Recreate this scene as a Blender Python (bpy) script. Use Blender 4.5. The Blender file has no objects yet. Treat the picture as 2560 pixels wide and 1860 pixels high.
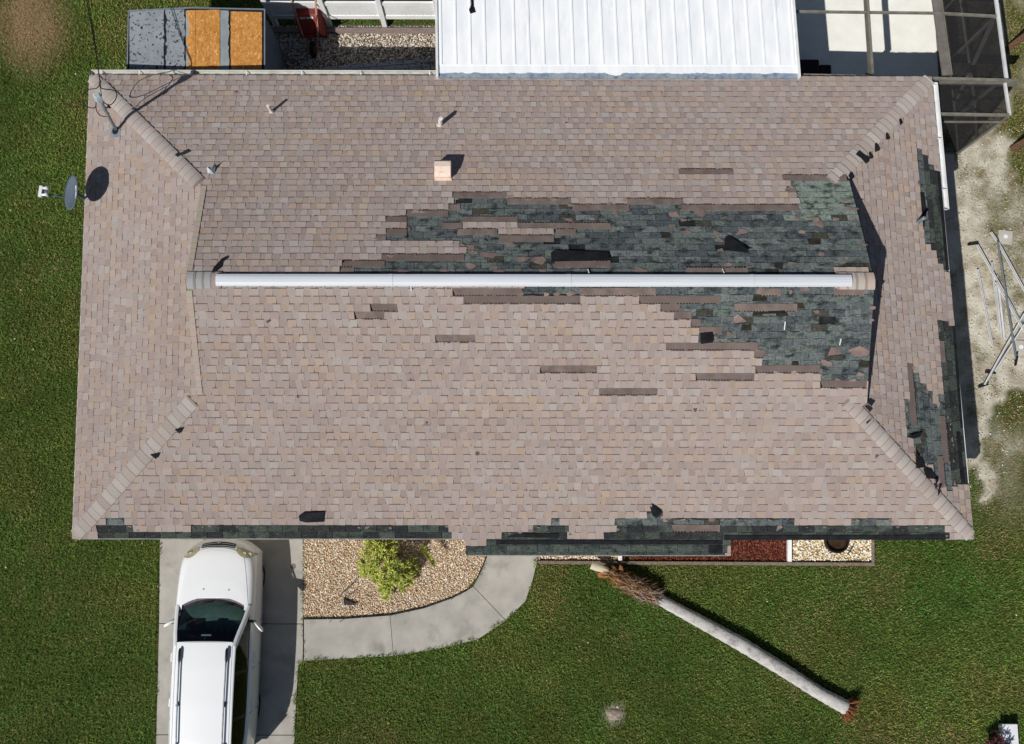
import bpy, math, random
import numpy as np
from mathutils import Vector, Matrix
random.seed(7); RNG = np.random.default_rng(7)
SC = bpy.context.scene
COL = SC.collection

# ------------------------------------------------------------------ camera, sky, sun, exposure
CAM_LOC = (-0.1439, -3.6719, 19.5928)
CAM_ROT = (0.12662, -0.0025, 0.0006)
FPX = 2171.0                                   # focal length in photo pixels (2560 wide)
cd = bpy.data.cameras.new('camera'); cam = bpy.data.objects.new('camera', cd); COL.objects.link(cam)
cam.location = CAM_LOC; cam.rotation_euler = CAM_ROT
cd.sensor_width = 36.0; cd.lens = FPX / 2560 * 36.0; cd.clip_start = 0.1; cd.clip_end = 2000
SC.camera = cam
SUN_TRAVEL = Vector((0.645, 0.755, -1.0)).normalized()
SUN_EL = math.asin(-SUN_TRAVEL.z); SUN_AZ = math.atan2(-SUN_TRAVEL.x, -SUN_TRAVEL.y)
wd = bpy.data.worlds.new('World'); SC.world = wd; wd.use_nodes = True
nt = wd.node_tree; nt.nodes.clear()
sky = nt.nodes.new('ShaderNodeTexSky'); sky.sky_type = 'NISHITA'; sky.sun_disc = False
sky.sun_elevation = SUN_EL; sky.sun_rotation = SUN_AZ
bg = nt.nodes.new('ShaderNodeBackground'); bg.inputs['Strength'].default_value = 0.05
wo = nt.nodes.new('ShaderNodeOutputWorld')
nt.links.new(sky.outputs[0], bg.inputs[0]); nt.links.new(bg.outputs[0], wo.inputs[0])
sl = bpy.data.lights.new('sun', 'SUN'); sl.energy = 5.0; sl.angle = math.radians(0.5); sl.color = (1.0, 0.955, 0.89)
so = bpy.data.objects.new('sun', sl); COL.objects.link(so); so.location = (-20, -24, 32)
so.rotation_euler = SUN_TRAVEL.to_track_quat('-Z', 'Y').to_euler()
SC.view_settings.view_transform = 'Standard'; SC.view_settings.look = 'None'
SC.view_settings.exposure = -0.17; SC.view_settings.gamma = 1.0
SC.render.engine = 'CYCLES'
SC.cycles.max_bounces = 6; SC.cycles.transparent_max_bounces = 12

# ------------------------------------------------------------------ photo pixel <-> place
_R = np.array(cam.rotation_euler.to_matrix())
_C = np.array(CAM_LOC)
def ray(px, py): return _R @ np.array([(px-1280)/FPX, -(py-930)/FPX, -1.0])
def at(px, py, z=0.0):
    d = ray(px, py); t = (z-_C[2])/d[2]; return _C + t*d
def proj(P):
    v = (np.asarray(P, float)-_C) @ _R
    return np.stack([1280+FPX*v[..., 0]/-v[..., 2], 930-FPX*v[..., 1]/-v[..., 2]], -1)
def inpoly(pts, poly):
    x, y = pts[..., 0], pts[..., 1]; c = np.zeros(x.shape, bool); n = len(poly)
    for i in range(n):
        x0, y0 = poly[i]; x1, y1 = poly[i-1]
        if y0 == y1: continue
        c ^= ((y0 > y) != (y1 > y)) & (x < (x1-x0)*(y-y0)/(y1-y0)+x0)
    return c
NTAB = np.random.default_rng(99).random((256, 256))
def vnoise(x, y, sc, seed=0):
    x = np.asarray(x)*sc+31.7*seed+500; y = np.asarray(y)*sc+17.3*seed+500
    xi = np.floor(x).astype(np.int64); yi = np.floor(y).astype(np.int64); fx = x-xi; fy = y-yi
    fx = fx*fx*(3-2*fx); fy = fy*fy*(3-2*fy)
    def h(a, b): return NTAB[(a+seed*37) & 255, (b+seed*91) & 255]
    return (h(xi, yi)*(1-fx)+h(xi+1, yi)*fx)*(1-fy)+(h(xi, yi+1)*(1-fx)+h(xi+1, yi+1)*fx)*fy
def fnoise(x, y, sc, seed=0):
    return 0.55*vnoise(x, y, sc, seed)+0.3*vnoise(x, y, sc*2.1, seed+1)+0.15*vnoise(x, y, sc*4.3, seed+2)

# ------------------------------------------------------------------ mesh + tagging helpers
ORG = {}
class MB:
    def __init__(s): s.v = []; s.f = []; s.m = []; s.c = []; s.col = None; s.uv = []
    def add(s, vs, fs, m=0, col=None):
        b = len(s.v); s.v += [tuple(map(float, p)) for p in vs]
        for f in fs: s.f.append(tuple(i+b for i in f)); s.m.append(m)
        s.c += [col or (1, 1, 1)]*len(vs)
        return s
    def box(s, c, sz, rz=0.0, m=0, M=None, col=None):
        vs = []
        for i in range(8):
            p = Vector(((i & 1)-.5, ((i >> 1) & 1)-.5, (i >> 2)-.5)); p = Vector((p.x*sz[0], p.y*sz[1], p.z*sz[2]))
            p = (M @ p) if M is not None else Matrix.Rotation(rz, 3, 'Z') @ p
            vs.append(p+Vector(c))
        return s.add(vs, [(0, 2, 3, 1), (4, 5, 7, 6), (0, 1, 5, 4), (2, 6, 7, 3), (0, 4, 6, 2), (1, 3, 7, 5)], m, col)
    def beam(s, a, b, w, h, m=0, up=(0, 0, 1), col=None):
        a = Vector(a); b = Vector(b); d = (b-a); L = d.length; d.normalize()
        sx = d.cross(Vector(up)); 
        if sx.length < 1e-4: sx = d.cross(Vector((0, 1, 0)))
        sx.normalize(); u = sx.cross(d)
        M = Matrix((sx, d, u)).transposed()
        return s.box((a+b)/2, (w, L, h), m=m, M=M, col=col)
    def tube(s, pts, r, n=8, m=0, cap=True, col=None):
        pts = [Vector(p) for p in pts]; k = len(pts); rs = r if hasattr(r, '__len__') else [r]*k
        vs = []; prev = None
        for i, p in enumerate(pts):
            t = (pts[min(i+1, k-1)]-pts[max(i-1, 0)]).normalized()
            if prev is None:
                a = Vector((0, 0, 1)) if abs(t.z) < .9 else Vector((1, 0, 0)); x = t.cross(a).normalized()
            else: x = (prev-t*prev.dot(t)).normalized()
            prev = x; y = t.cross(x)
            for j in range(n):
                q = 2*math.pi*j/n; vs.append(p+(x*math.cos(q)+y*math.sin(q))*rs[i])
        fs = [(i*n+j, i*n+(j+1) % n, (i+1)*n+(j+1) % n, (i+1)*n+j) for i in range(k-1) for j in range(n)]
        if cap: fs += [tuple(range(n))[::-1], tuple((k-1)*n+j for j in range(n))]
        return s.add(vs, fs, m, col)
    def plate(s, top, th, m=0, col=None):     # polygon (3-D points) extruded down by th
        n = len(top); top = [Vector(p) for p in top]; bot = [p-Vector((0, 0, th)) for p in top]
        a = sum((top[i].x*top[(i+1) % n].y-top[(i+1) % n].x*top[i].y) for i in range(n))
        idx = list(range(n)) if a > 0 else list(range(n))[::-1]
        fs = [tuple(idx), tuple(i+n for i in idx[::-1])]
        for q in range(n):
            i, j = idx[q], idx[(q+1) % n]; fs.append((i, i+n, j+n, j))
        return s.add(top+bot, fs, m, col)
    def grid(s, P, m=0, col=None, flip=False):      # P[i][j] points
        a = len(P); b = len(P[0]); vs = [p for r in P for p in r]
        fs = [(i*b+j, i*b+j+1, (i+1)*b+j+1, (i+1)*b+j) for i in range(a-1) for j in range(b-1)]
        if flip: fs = [f[::-1] for f in fs]
        return s.add(vs, fs, m, col)
    def build(s, name, mats, parent=None, org=None, smooth=False, tint=False):
        if org is None: org = ORG.get(parent.name, Vector((0, 0, 0))) if parent else Vector((0, 0, 0))
        org = Vector(org)
        me = bpy.data.meshes.new(name)
        me.from_pydata([(p[0]-org.x, p[1]-org.y, p[2]-org.z) for p in s.v], [], s.f)
        for mt in (mats if isinstance(mats, (list, tuple)) else [mats]): me.materials.append(mt)
        if any(s.m): me.polygons.foreach_set('material_index', s.m)
        if tint:
            a = me.color_attributes.new('tint', 'FLOAT_COLOR', 'POINT')
            a.data.foreach_set('color', np.hstack([np.array(s.c, np.float32), np.ones((len(s.c), 1), np.float32)]).ravel())
        if smooth: me.polygons.foreach_set('use_smooth', [True]*len(me.polygons))
        o = bpy.data.objects.new(name, me); COL.objects.link(o)
        if parent: o.parent = parent
        else: o.location = org
        ORG[o.name] = org
        return o
def fast_mesh(name, V, F, mats, parent=None, org=(0, 0, 0), tint=None, midx=None):
    org = np.array(org, np.float32); me = bpy.data.meshes.new(name); V = np.asarray(V, np.float32)-org; F = np.asarray(F, np.int32)
    me.vertices.add(len(V)); me.vertices.foreach_set('co', V.ravel())
    k = F.shape[1]; me.loops.add(F.size); me.loops.foreach_set('vertex_index', F.ravel())
    me.polygons.add(len(F)); me.polygons.foreach_set('loop_start', np.arange(0, F.size, k, dtype=np.int32))
    for mt in (mats if isinstance(mats, (list, tuple)) else [mats]): me.materials.append(mt)
    if midx is not None: me.polygons.foreach_set('material_index', np.asarray(midx, np.int32))
    if tint is not None:
        a = me.color_attributes.new('tint', 'FLOAT_COLOR', 'POINT')
        a.data.foreach_set('color', np.hstack([tint, np.ones((len(tint), 1))]).astype(np.float32).ravel())
    me.update(calc_edges=True)
    o = bpy.data.objects.new(name, me); COL.objects.link(o)
    if parent: o.parent = parent
    else: o.location = [float(q) for q in org]
    ORG[o.name] = Vector([float(q) for q in org])
    return o
def thing(name, label, cat, loc=(0, 0, 0), group=None):
    o = bpy.data.objects.new(name, None); COL.objects.link(o); o.location = [float(q) for q in loc]
    o.empty_display_size = 0.2; ORG[o.name] = Vector([float(q) for q in loc]); return tag(o, label, cat, group)
def tag(o, label=None, cat=None, group=None, kind=None):
    if label: o['label'] = label
    if cat: o['category'] = cat
    if group: o['group'] = group
    if kind: o['kind'] = kind
    return o

# ------------------------------------------------------------------ materials
def lin(r, g, b):
    f = lambda c: (c/255/12.92) if c <= 10 else ((c/255+.055)/1.055)**2.4
    return (f(r), f(g), f(b))
def mat(name, c, c2=None, scale=8.0, rough=0.8, metal=0.0, bump=0.0, bscale=None, fine=0.0, fscale=120.0, tint=False,
        lo=0.35, hi=0.65, spec=0.3, c3=None, scale3=2.0, lo3=0.5, hi3=0.7, detail=4.0, stretch=None, coat=0.0, alpha=None):
    m = bpy.data.materials.new(name); m.use_nodes = True; N = m.node_tree.nodes; Lk = m.node_tree.links
    p = N['Principled BSDF']; p.inputs['Roughness'].default_value = rough; p.inputs['Metallic'].default_value = metal
    p.inputs['Specular IOR Level'].default_value = spec; p.inputs['Coat Weight'].default_value = coat; p.inputs['Diffuse Roughness'].default_value = .4 if rough > .85 else 0.0
    geo = N.new('ShaderNodeNewGeometry'); vec = geo.outputs['Position']
    if stretch:
        mp = N.new('ShaderNodeMapping'); mp.inputs['Scale'].default_value = stretch; Lk.new(vec, mp.inputs['Vector']); vec = mp.outputs[0]
    def noise(sc, det=detail):
        n = N.new('ShaderNodeTexNoise'); n.inputs['Scale'].default_value = sc; n.inputs['Detail'].default_value = det
        n.inputs['Roughness'].default_value = 0.6; Lk.new(vec, n.inputs['Vector']); return n.outputs['Fac']
    def ramp(fac, a, b):
        r = N.new('ShaderNodeMapRange'); r.inputs['From Min'].default_value = a; r.inputs['From Max'].default_value = b
        Lk.new(fac, r.inputs['Value']); return r.outputs[0]
    def mix(fac, a, b, mode='MIX'):
        x = N.new('ShaderNodeMix'); x.data_type = 'RGBA'; x.blend_type = mode
        for sock, val in ((x.inputs[0], fac), (x.inputs[6], a), (x.inputs[7], b)):
            if isinstance(val, (float, int)): sock.default_value = val
            elif isinstance(val, tuple): sock.default_value = (*val, 1)
            else: Lk.new(val, sock)
        return x.outputs[2]
    out = tuple(c)
    if tint:
        a = N.new('ShaderNodeAttribute'); a.attribute_name = 'tint'
        out = mix(1.0, a.outputs['Color'], tuple(c), 'MULTIPLY')
    if c2 is not None: out = mix(ramp(noise(scale), lo, hi), out, tuple(c2))
    if c3 is not None: out = mix(ramp(noise(scale3, 6), lo3, hi3), out, tuple(c3))
    if fine:
        fn = ramp(noise(fscale, 2), 0.25, 0.75); k = N.new('ShaderNodeMapRange')
        k.inputs['To Min'].default_value = 1-fine; k.inputs['To Max'].default_value = 1+fine; Lk.new(fn, k.inputs['Value'])
        out = mix(1.0, out, k.outputs[0], 'MULTIPLY')
    if isinstance(out, tuple): p.inputs['Base Color'].default_value = (*out, 1)
    else: Lk.new(out, p.inputs['Base Color'])
    if bump:
        b = N.new('ShaderNodeBump'); b.inputs['Strength'].default_value = bump; b.inputs['Distance'].default_value = 0.02
        Lk.new(noise(bscale or scale*3), b.inputs['Height']); Lk.new(b.outputs[0], p.inputs['Normal'])
    if alpha is not None: p.inputs['Alpha'].default_value = alpha
    return m
M = {}
def defmats():
    M['shingle'] = mat('shingle_granules', (1, 1, 1), tint=True, rough=.95, fine=.16, fscale=70, c3=None, bump=.25, bscale=140, spec=.15)
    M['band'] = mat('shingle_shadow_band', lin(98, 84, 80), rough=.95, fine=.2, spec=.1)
    M['felt'] = mat('black_felt', lin(38, 40, 44), lin(24, 25, 28), 6, rough=.95, spec=.15, bump=.3)
    M['old'] = mat('weathered_green_shingle', (1, 1, 1), lin(38, 42, 44), 5.5, tint=True, rough=.95, lo=.49, hi=.66, fine=.48, fscale=24, spec=.12, stretch=(1, 1.6, 1.6), c3=lin(122, 129, 130), scale3=11, lo3=.60, hi3=.84, bump=.4, bscale=60, detail=9.0)
    M['strip'] = mat('bare_shingle_headlap', (1, 1, 1), lin(104, 92, 88), 4, tint=True, rough=.95, fine=.16, fscale=90, spec=.1)
    M['barewood'] = mat('stained_bare_patch', lin(58, 56, 46), lin(34, 34, 32), 12, rough=.95, spec=.1)
    M['sealant'] = mat('black_sealant', lin(30, 28, 30), rough=.7, spec=.2)
    M['deck'] = mat('roof_underlay', lin(48, 52, 54), lin(30, 32, 34), 8, rough=.95, spec=.1, fine=.2)
    M['cap'] = mat('ridge_cap_granules', (1, 1, 1), tint=True, rough=.95, fine=.14, fscale=70, spec=.12, bump=.25, bscale=140)
    M['white'] = mat('white_painted_metal', lin(226, 228, 230), lin(206, 208, 208), 3, rough=.4, spec=.4)
    M['drip'] = mat('weathered_drip_edge', lin(150, 152, 148), lin(120, 122, 120), 5, rough=.6)
    M['ventwhite'] = mat('off_white_vent', lin(206, 212, 220), lin(194, 200, 208), 1.2, rough=.5, spec=.3, stretch=(.4, 5, 5))
    M['vinyl'] = mat('white_vinyl', lin(238, 240, 242), lin(224, 226, 226), 2, rough=.5, spec=.35)
    M['gutter'] = mat('gutter_inside', lin(192, 192, 184), lin(166, 165, 156), 6, rough=.6, fine=.1)
    M['stucco'] = mat('stucco', lin(200, 192, 178), lin(188, 180, 166), 4, rough=.95, bump=.3)
    M['pan'] = mat('white_coated_roof', lin(240, 243, 246), lin(226, 231, 237), 2.2, rough=.6, spec=.25, stretch=(2.5, .6, 1), c3=lin(206, 208, 210), scale3=1.4, lo3=.6, hi3=.9)
    M['panblue'] = mat('bare_blue_metal', lin(122, 142, 164), lin(150, 160, 170), 5, rough=.5, spec=.3, fine=.1, c3=lin(98, 110, 126), scale3=9)
    M['concrete'] = mat('concrete', lin(184, 181, 174), lin(168, 165, 158), 2.2, rough=.95, fine=.07, fscale=90, bump=.15, bscale=90, c3=lin(120, 118, 115), scale3=1.5, lo3=.54, hi3=.84, spec=.15)
    M['deckwhite'] = mat('painted_patio', lin(238, 239, 232), lin(228, 229, 222), 3, rough=.85, fine=.05, fscale=60, c3=lin(176, 172, 160), scale3=2.4, lo3=.66, hi3=.9)
    M['alu'] = mat('aluminium_frame', lin(126, 125, 116), lin(104, 102, 94), 5, rough=.5, metal=.0, spec=.4)
    M['alubr'] = mat('brown_frame', lin(118, 114, 110), lin(102, 97, 94), 5, rough=.55, spec=.35)
    M['bar'] = mat('bare_aluminium', lin(214, 216, 219), lin(196, 198, 202), 4, rough=.4, spec=.5)
    M['steel'] = mat('galvanised_steel', lin(150, 160, 168), lin(126, 136, 144), 8, rough=.45, metal=.4, spec=.5)
    M['headgrey'] = mat('weatherhead_grey', lin(176, 194, 200), lin(160, 176, 184), 10, rough=.5)
    M['cable'] = mat('black_cable', lin(22, 22, 24), rough=.6)
    M['dish'] = mat('dish_grey', lin(88, 100, 114), lin(80, 92, 106), 5, rough=.55, spec=.3)
    M['dishtext'] = mat('white_print', lin(232, 234, 236), rough=.6)
    M['pvc'] = mat('white_pipe', lin(226, 218, 214), lin(206, 196, 190), 14, rough=.6)
    M['hood'] = mat('rusty_vent_hood', lin(226, 206, 194), lin(200, 152, 118), 9, rough=.7, lo=.54, hi=.8, spec=.2)
    M['dark'] = mat('dark_hole', lin(18, 18, 20), rough=.9)
    M['soil'] = mat('dark_soil', lin(70, 54, 40), lin(48, 38, 28), 10, rough=1, spec=.05)
    M['grass'] = mat('grass_blade', (1, 1, 1), tint=True, rough=.75, spec=.12)
    M['pebble'] = mat('pebbles', (1, 1, 1), tint=True, rough=.8, spec=.2)
    M['chips'] = mat('wood_chips', (1, 1, 1), tint=True, rough=.95, spec=.1)
    M['mulchbase'] = mat('mulch_ground', lin(70, 34, 28), lin(50, 24, 20), 20, rough=1, spec=.05)
    M['gravelbase'] = mat('gravel_ground', lin(190, 170, 140), lin(150, 130, 104), 30, rough=1, spec=.05)
    M['gravelgrey'] = mat('grey_gravel_ground', lin(120, 112, 104), lin(84, 78, 72), 30, rough=1, spec=.05)
    M['edging'] = mat('concrete_edging', lin(138, 124, 112), lin(112, 100, 90), 12, rough=.95, spec=.1, fine=.15)
    M['timber'] = mat('grey_timber', lin(142, 130, 124), lin(112, 100, 96), 6, rough=.95, spec=.1, stretch=(.6, 6, 6))
    M['plank'] = mat('brown_plank', lin(104, 80, 62), lin(78, 58, 46), 6, rough=.9, spec=.1, stretch=(4, 4, 4))
    M['osb'] = mat('osb_panel', lin(204, 150, 84), lin(176, 118, 56), 9, rough=.9, spec=.1, stretch=(1.6, .8, 1), fine=.2, fscale=34, c3=lin(226, 184, 122), scale3=14, lo3=.56, hi3=.66)
    M['roll'] = mat('grey_roll_roofing', lin(142, 148, 156), lin(128, 134, 142), 3, rough=.95, spec=.1, fine=.1, fscale=60, c3=lin(44, 46, 52), scale3=15, lo3=.565, hi3=.61)
    M['roll2'] = mat('bare_grey_roofing', lin(150, 158, 160), lin(136, 144, 148), 5, rough=.95, spec=.1, fine=.08)
    M['black'] = mat('black_tar_and_course_shade', lin(36, 35, 38), lin(26, 26, 28), 12, rough=.85, spec=.15)
    M['shedwall'] = mat('shed_siding', lin(116, 128, 142), lin(104, 114, 128), 4, rough=.8)
    M['car'] = mat('white_car_paint', lin(232, 235, 238), rough=.22, spec=.5, coat=.5)
    M['plastic'] = mat('black_plastic', lin(30, 30, 32), rough=.45, spec=.4)
    M['cowl'] = mat('grey_cowl_plastic', lin(74, 68, 78), lin(56, 52, 60), 8, rough=.55)
    M['rubber'] = mat('rubber', lin(24, 24, 25), rough=.9)
    M['chrome'] = mat('chrome', lin(200, 202, 206), rough=.15, metal=1.0)
    M['lamp'] = mat('yellowed_headlight', lin(176, 172, 140), lin(150, 146, 116), 14, rough=.15, spec=.6, coat=.6)
    M['lampin'] = mat('headlight_reflector', lin(214, 212, 196), rough=.2, metal=.5)
    M['dash'] = mat('dashboard', lin(96, 122, 122), lin(80, 104, 104), 6, rough=.7)
    M['seat'] = mat('dark_seat', lin(40, 40, 42), lin(30, 30, 32), 20, rough=.95)
    M['bark'] = mat('pale_palm_bark', lin(192, 190, 188), lin(166, 164, 162), 6, rough=.95, fine=.16, fscale=40, bump=.8, bscale=22, c3=lin(112, 108, 106), scale3=6, lo3=.55, hi3=.84, spec=.1)
    M['fibre'] = mat('palm_fibre', (1, 1, 1), tint=True, rough=.95, spec=.08)
    M['frond'] = mat('pale_frond_base', lin(206, 198, 176), lin(186, 176, 150), 8, rough=.7, stretch=(2, 9, 2))
    M['leaf'] = mat('yellow_green_leaf', (1, 1, 1), tint=True, rough=.5, spec=.3)
    M['twig'] = mat('grey_twig', lin(140, 126, 100), lin(110, 98, 78), 20, rough=.9)
    M['red'] = mat('red_painted_steel', lin(150, 40, 33), lin(104, 34, 30), 5, rough=.55, spec=.4, c3=lin(84, 50, 46), scale3=5, lo3=.5, hi3=.75)
    M['wood'] = mat('weathered_handle', lin(176, 150, 130), lin(146, 122, 104), 8, rough=.9)
    M['ladder'] = mat('ladder_aluminium', lin(176, 178, 182), lin(150, 152, 156), 6, rough=.4, metal=.3)
    M['cushion'] = mat('dark_purple_cushion', lin(52, 42, 54), lin(42, 34, 44), 9, rough=.95)
    M['sandrock'] = mat('pale_sand', lin(168, 156, 144), lin(140, 128, 116), 18, rough=1, spec=.05, bump=.5)
    M['mailwhite'] = mat('white_box_paint', lin(224, 226, 232), lin(214, 216, 222), 6, rough=.5)
    M['redleaf'] = mat('dark_red_leaf', (1, 1, 1), tint=True, rough=.6)
    def glass(name, col, k):
        m = bpy.data.materials.new(name); m.use_nodes = True; N = m.node_tree.nodes; Lk = m.node_tree.links; N.clear()
        o = N.new('ShaderNodeOutputMaterial'); t = N.new('ShaderNodeBsdfTransparent'); t.inputs[0].default_value = (*col, 1)
        g = N.new('ShaderNodeBsdfGlossy'); g.inputs['Roughness'].default_value = .03; g.inputs[0].default_value = (1, 1, 1, 1)
        ge = N.new('ShaderNodeNewGeometry'); dt = N.new('ShaderNodeVectorMath'); dt.operation = 'DOT_PRODUCT'; Lk.new(ge.outputs['Incoming'], dt.inputs[0]); Lk.new(ge.outputs['Normal'], dt.inputs[1])
        def mth(op, a, b=None):
            k_ = N.new('ShaderNodeMath'); k_.operation = op
            for i_, q_ in enumerate((a, b)):
                if q_ is None: continue
                if isinstance(q_, (int, float)): k_.inputs[i_].default_value = q_
                else: Lk.new(q_, k_.inputs[i_])
            return k_.outputs[0]
        c_ = mth('SUBTRACT', 1.0, mth('ABSOLUTE', dt.outputs['Value'])); fr_ = mth('ADD', .04, mth('MULTIPLY', .96, mth('POWER', c_, 5.0)))
        x = N.new('ShaderNodeMixShader'); Lk.new(fr_, x.inputs[0]); Lk.new(t.outputs[0], x.inputs[1]); Lk.new(g.outputs[0], x.inputs[2])
        Lk.new(x.outputs[0], o.inputs[0]); return m
    M['glass'] = glass('windscreen_glass', (.46, .55, .53), 1)
    M['tint'] = glass('tinted_glass', (.10, .115, .105), 1)
    m = bpy.data.materials.new('insect_screen'); m.use_nodes = True; N = m.node_tree.nodes; Lk = m.node_tree.links; N.clear()
    o = N.new('ShaderNodeOutputMaterial'); t = N.new('ShaderNodeBsdfTransparent'); d = N.new('ShaderNodeBsdfDiffuse'); d.inputs[0].default_value = (.03, .03, .032, 1)
    x = N.new('ShaderNodeMixShader'); x.inputs[0].default_value = .58; Lk.new(t.outputs[0], x.inputs[1]); Lk.new(d.outputs[0], x.inputs[2]); Lk.new(x.outputs[0], o.inputs[0]); M['screen'] = m
    # ground: soil and sand mixed by where each lies
    m = bpy.data.materials.new('ground_soil'); m.use_nodes = True; N = m.node_tree.nodes; Lk = m.node_tree.links; p = N['Principled BSDF']
    p.inputs['Roughness'].default_value = 1; p.inputs['Specular IOR Level'].default_value = .05
    a = N.new('ShaderNodeAttribute'); a.attribute_name = 'sand'
    geo = N.new('ShaderNodeNewGeometry')
    n1 = N.new('ShaderNodeTexNoise'); n1.inputs['Scale'].default_value = 18; n1.inputs['Detail'].default_value = 5; Lk.new(geo.outputs['Position'], n1.inputs['Vector'])
    n2 = N.new('ShaderNodeTexNoise'); n2.inputs['Scale'].default_value = 2.6; n2.inputs['Detail'].default_value = 6; Lk.new(geo.outputs['Position'], n2.inputs['Vector'])
    def mx(f, A, B):
        x = N.new('ShaderNodeMix'); x.data_type = 'RGBA'; Lk.new(f, x.inputs[0])
        for sck, vv in ((x.inputs[6], A), (x.inputs[7], B)):
            if isinstance(vv, tuple): sck.default_value = (*vv, 1)
            else: Lk.new(vv, sck)
        return x.outputs[2]
    soil = mx(n1.outputs[0], lin(52, 64, 28), lin(78, 86, 42))
    a2 = N.new('ShaderNodeAttribute'); a2.attribute_name = 'dry'; soil = mx(a2.outputs['Fac'], soil, lin(132, 112, 84))
    r = N.new('ShaderNodeMapRange'); r.inputs['From Min'].default_value = .4; r.inputs['From Max'].default_value = .68; Lk.new(n2.outputs[0], r.inputs['Value'])
    sand0 = mx(n1.outputs[0], lin(212, 208, 194), lin(180, 175, 162)); sand = mx(r.outputs[0], sand0, lin(146, 136, 116))
    Lk.new(mx(a.outputs['Fac'], soil, sand), p.inputs['Base Color'])
    bm = N.new('ShaderNodeBump'); bm.inputs['Strength'].default_value = .6; bm.inputs['Distance'].default_value = .03; Lk.new(n1.outputs[0], bm.inputs['Height']); Lk.new(bm.outputs[0], p.inputs['Normal'])
    M['ground'] = m
defmats()

# ------------------------------------------------------------------ ground areas, all in photo pixels at ground level
DRIVE = [(401, 1250), (757, 1250), (757, 1650), (742, 1665), (738, 1740), (732, 1860), (728, 2080), (386, 2080), (392, 1700)]
BED1 = [(759, 1250), (759, 1547), (860, 1546), (975, 1537), (1060, 1519), (1130, 1494), (1165, 1476), (1195, 1440), (1212, 1400), (1219, 1380), (1235, 1250)]
WALK = [(758, 1548), (860, 1547), (975, 1538), (1060, 1520), (1130, 1495), (1166, 1477), (1196, 1441), (1213, 1401), (1220, 1380), (1238, 1250),
        (1350, 1250), (1345, 1392), (1330, 1450), (1312, 1500), (1260, 1552), (1192, 1595), (1090, 1619), (990, 1635), (880, 1640), (758, 1648)]
BED2 = [(1345, 1250), (2186, 1250), (2184, 1404), (1345, 1400)]
BACKYARD = [(664, 62), (1130, 62), (1130, 420), (640, 420)]
CAGEFLOOR = [(1950, -260), (2330, -260), (2342, 200), (2345, 360), (1950, 420)]
SIDEPAD = [(2300, 360), (2384, 372), (2396, 540), (2300, 560)]
SANDP = [(2300, 330), (2440, 300), (2500, 292), (2530, 380), (2545, 480), (2600, 520), (2700, 760), (2600, 950), (2505, 985), (2488, 1080), (2478, 1160), (2486, 1235), (2450, 1265), (2425, 1180), (2300, 1150)]
CAGEGND = [(2330, -200), (2500, -200), (2526, 200), (2530, 290), (2392, 372), (2330, 380)]
PAVERS = [[(2497, 574), (2532, 578), (2530, 612), (2498, 608)], [(2533, 850), (2575, 853), (2575, 888), (2530, 886)]]
def wpoly(poly, z=0.0): return [at(x, y, z) for x, y in poly]

def sandfield(X, Y):
    q = proj(np.stack([X, Y, np.zeros_like(X)], -1))
    s = np.zeros(X.shape)
    def soft(poly, w):   # distance-ish softness by jittering with noise
        j = (fnoise(X, Y, 1.6, 3)-.5)*w*2; k = (fnoise(X, Y, 1.6, 9)-.5)*w*2
        return inpoly(q+np.stack([j, k], -1), poly).astype(float)
    s = np.maximum(s, soft(SANDP, 55)*np.clip(-.62+2.2*fnoise(X, Y, 1.1, 5)+.9*fnoise(X, Y, 5.0, 15), 0, 1))
    s = np.maximum(s, soft(CAGEGND, 16)*.55)
    n = fnoise(X, Y, .8, 21)
    right = np.clip((q[..., 0]-2380)/150, 0, 1)*np.clip((1350-q[..., 1])/250, 0, 1)
    s = np.maximum(s, right*np.clip((n-.44)*4, 0, .85)*(.35+.9*fnoise(X, Y, 4.5, 14)))
    for cx, cy, r_ in ((1535, 1786, 24),):
        d = np.hypot(q[..., 0]-cx, q[..., 1]-cy)/r_; s = np.maximum(s, np.clip(1.35-d, 0, 1)*(.6+.4*n))
    s = s*np.clip(.62+.9*fnoise(X, Y, 7.0, 71), 0, 1)
    return s
def dryfield(X, Y):
    q = proj(np.stack([X, Y, np.zeros_like(X)], -1))
    return np.clip(1.45-np.hypot((q[..., 0]-75)/85, (q[..., 1]-55)/110), 0, 1)*np.clip(.7+.8*fnoise(X, Y, 2.4, 19), 0, 1)
def build_ground():
    xs = np.concatenate([[-500, -120, -50, -25], np.arange(-16, 16.01, .16), [25, 50, 120, 500]])
    ys = np.concatenate([[-500, -120, -50, -22], np.arange(-13, 12.01, .16), [22, 50, 120, 500]])
    X, Y = np.meshgrid(xs, ys, indexing='xy'); Z = np.zeros_like(X)
    s = sandfield(X, Y)
    ny, nx = X.shape; idx = np.arange(nx*ny).reshape(ny, nx)
    F = np.stack([idx[:-1, :-1], idx[:-1, 1:], idx[1:, 1:], idx[1:, :-1]], -1).reshape(-1, 4)
    g = fast_mesh('ground', np.stack([X, Y, Z], -1).reshape(-1, 3), F, M['ground'])
    a = g.data.attributes.new('sand', 'FLOAT', 'POINT'); a.data.foreach_set('value', s.ravel().astype(np.float32)); a = g.data.attributes.new('dry', 'FLOAT', 'POINT'); a.data.foreach_set('value', dryfield(X, Y).ravel().astype(np.float32))
    tag(g, kind='structure')
build_ground()

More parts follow.
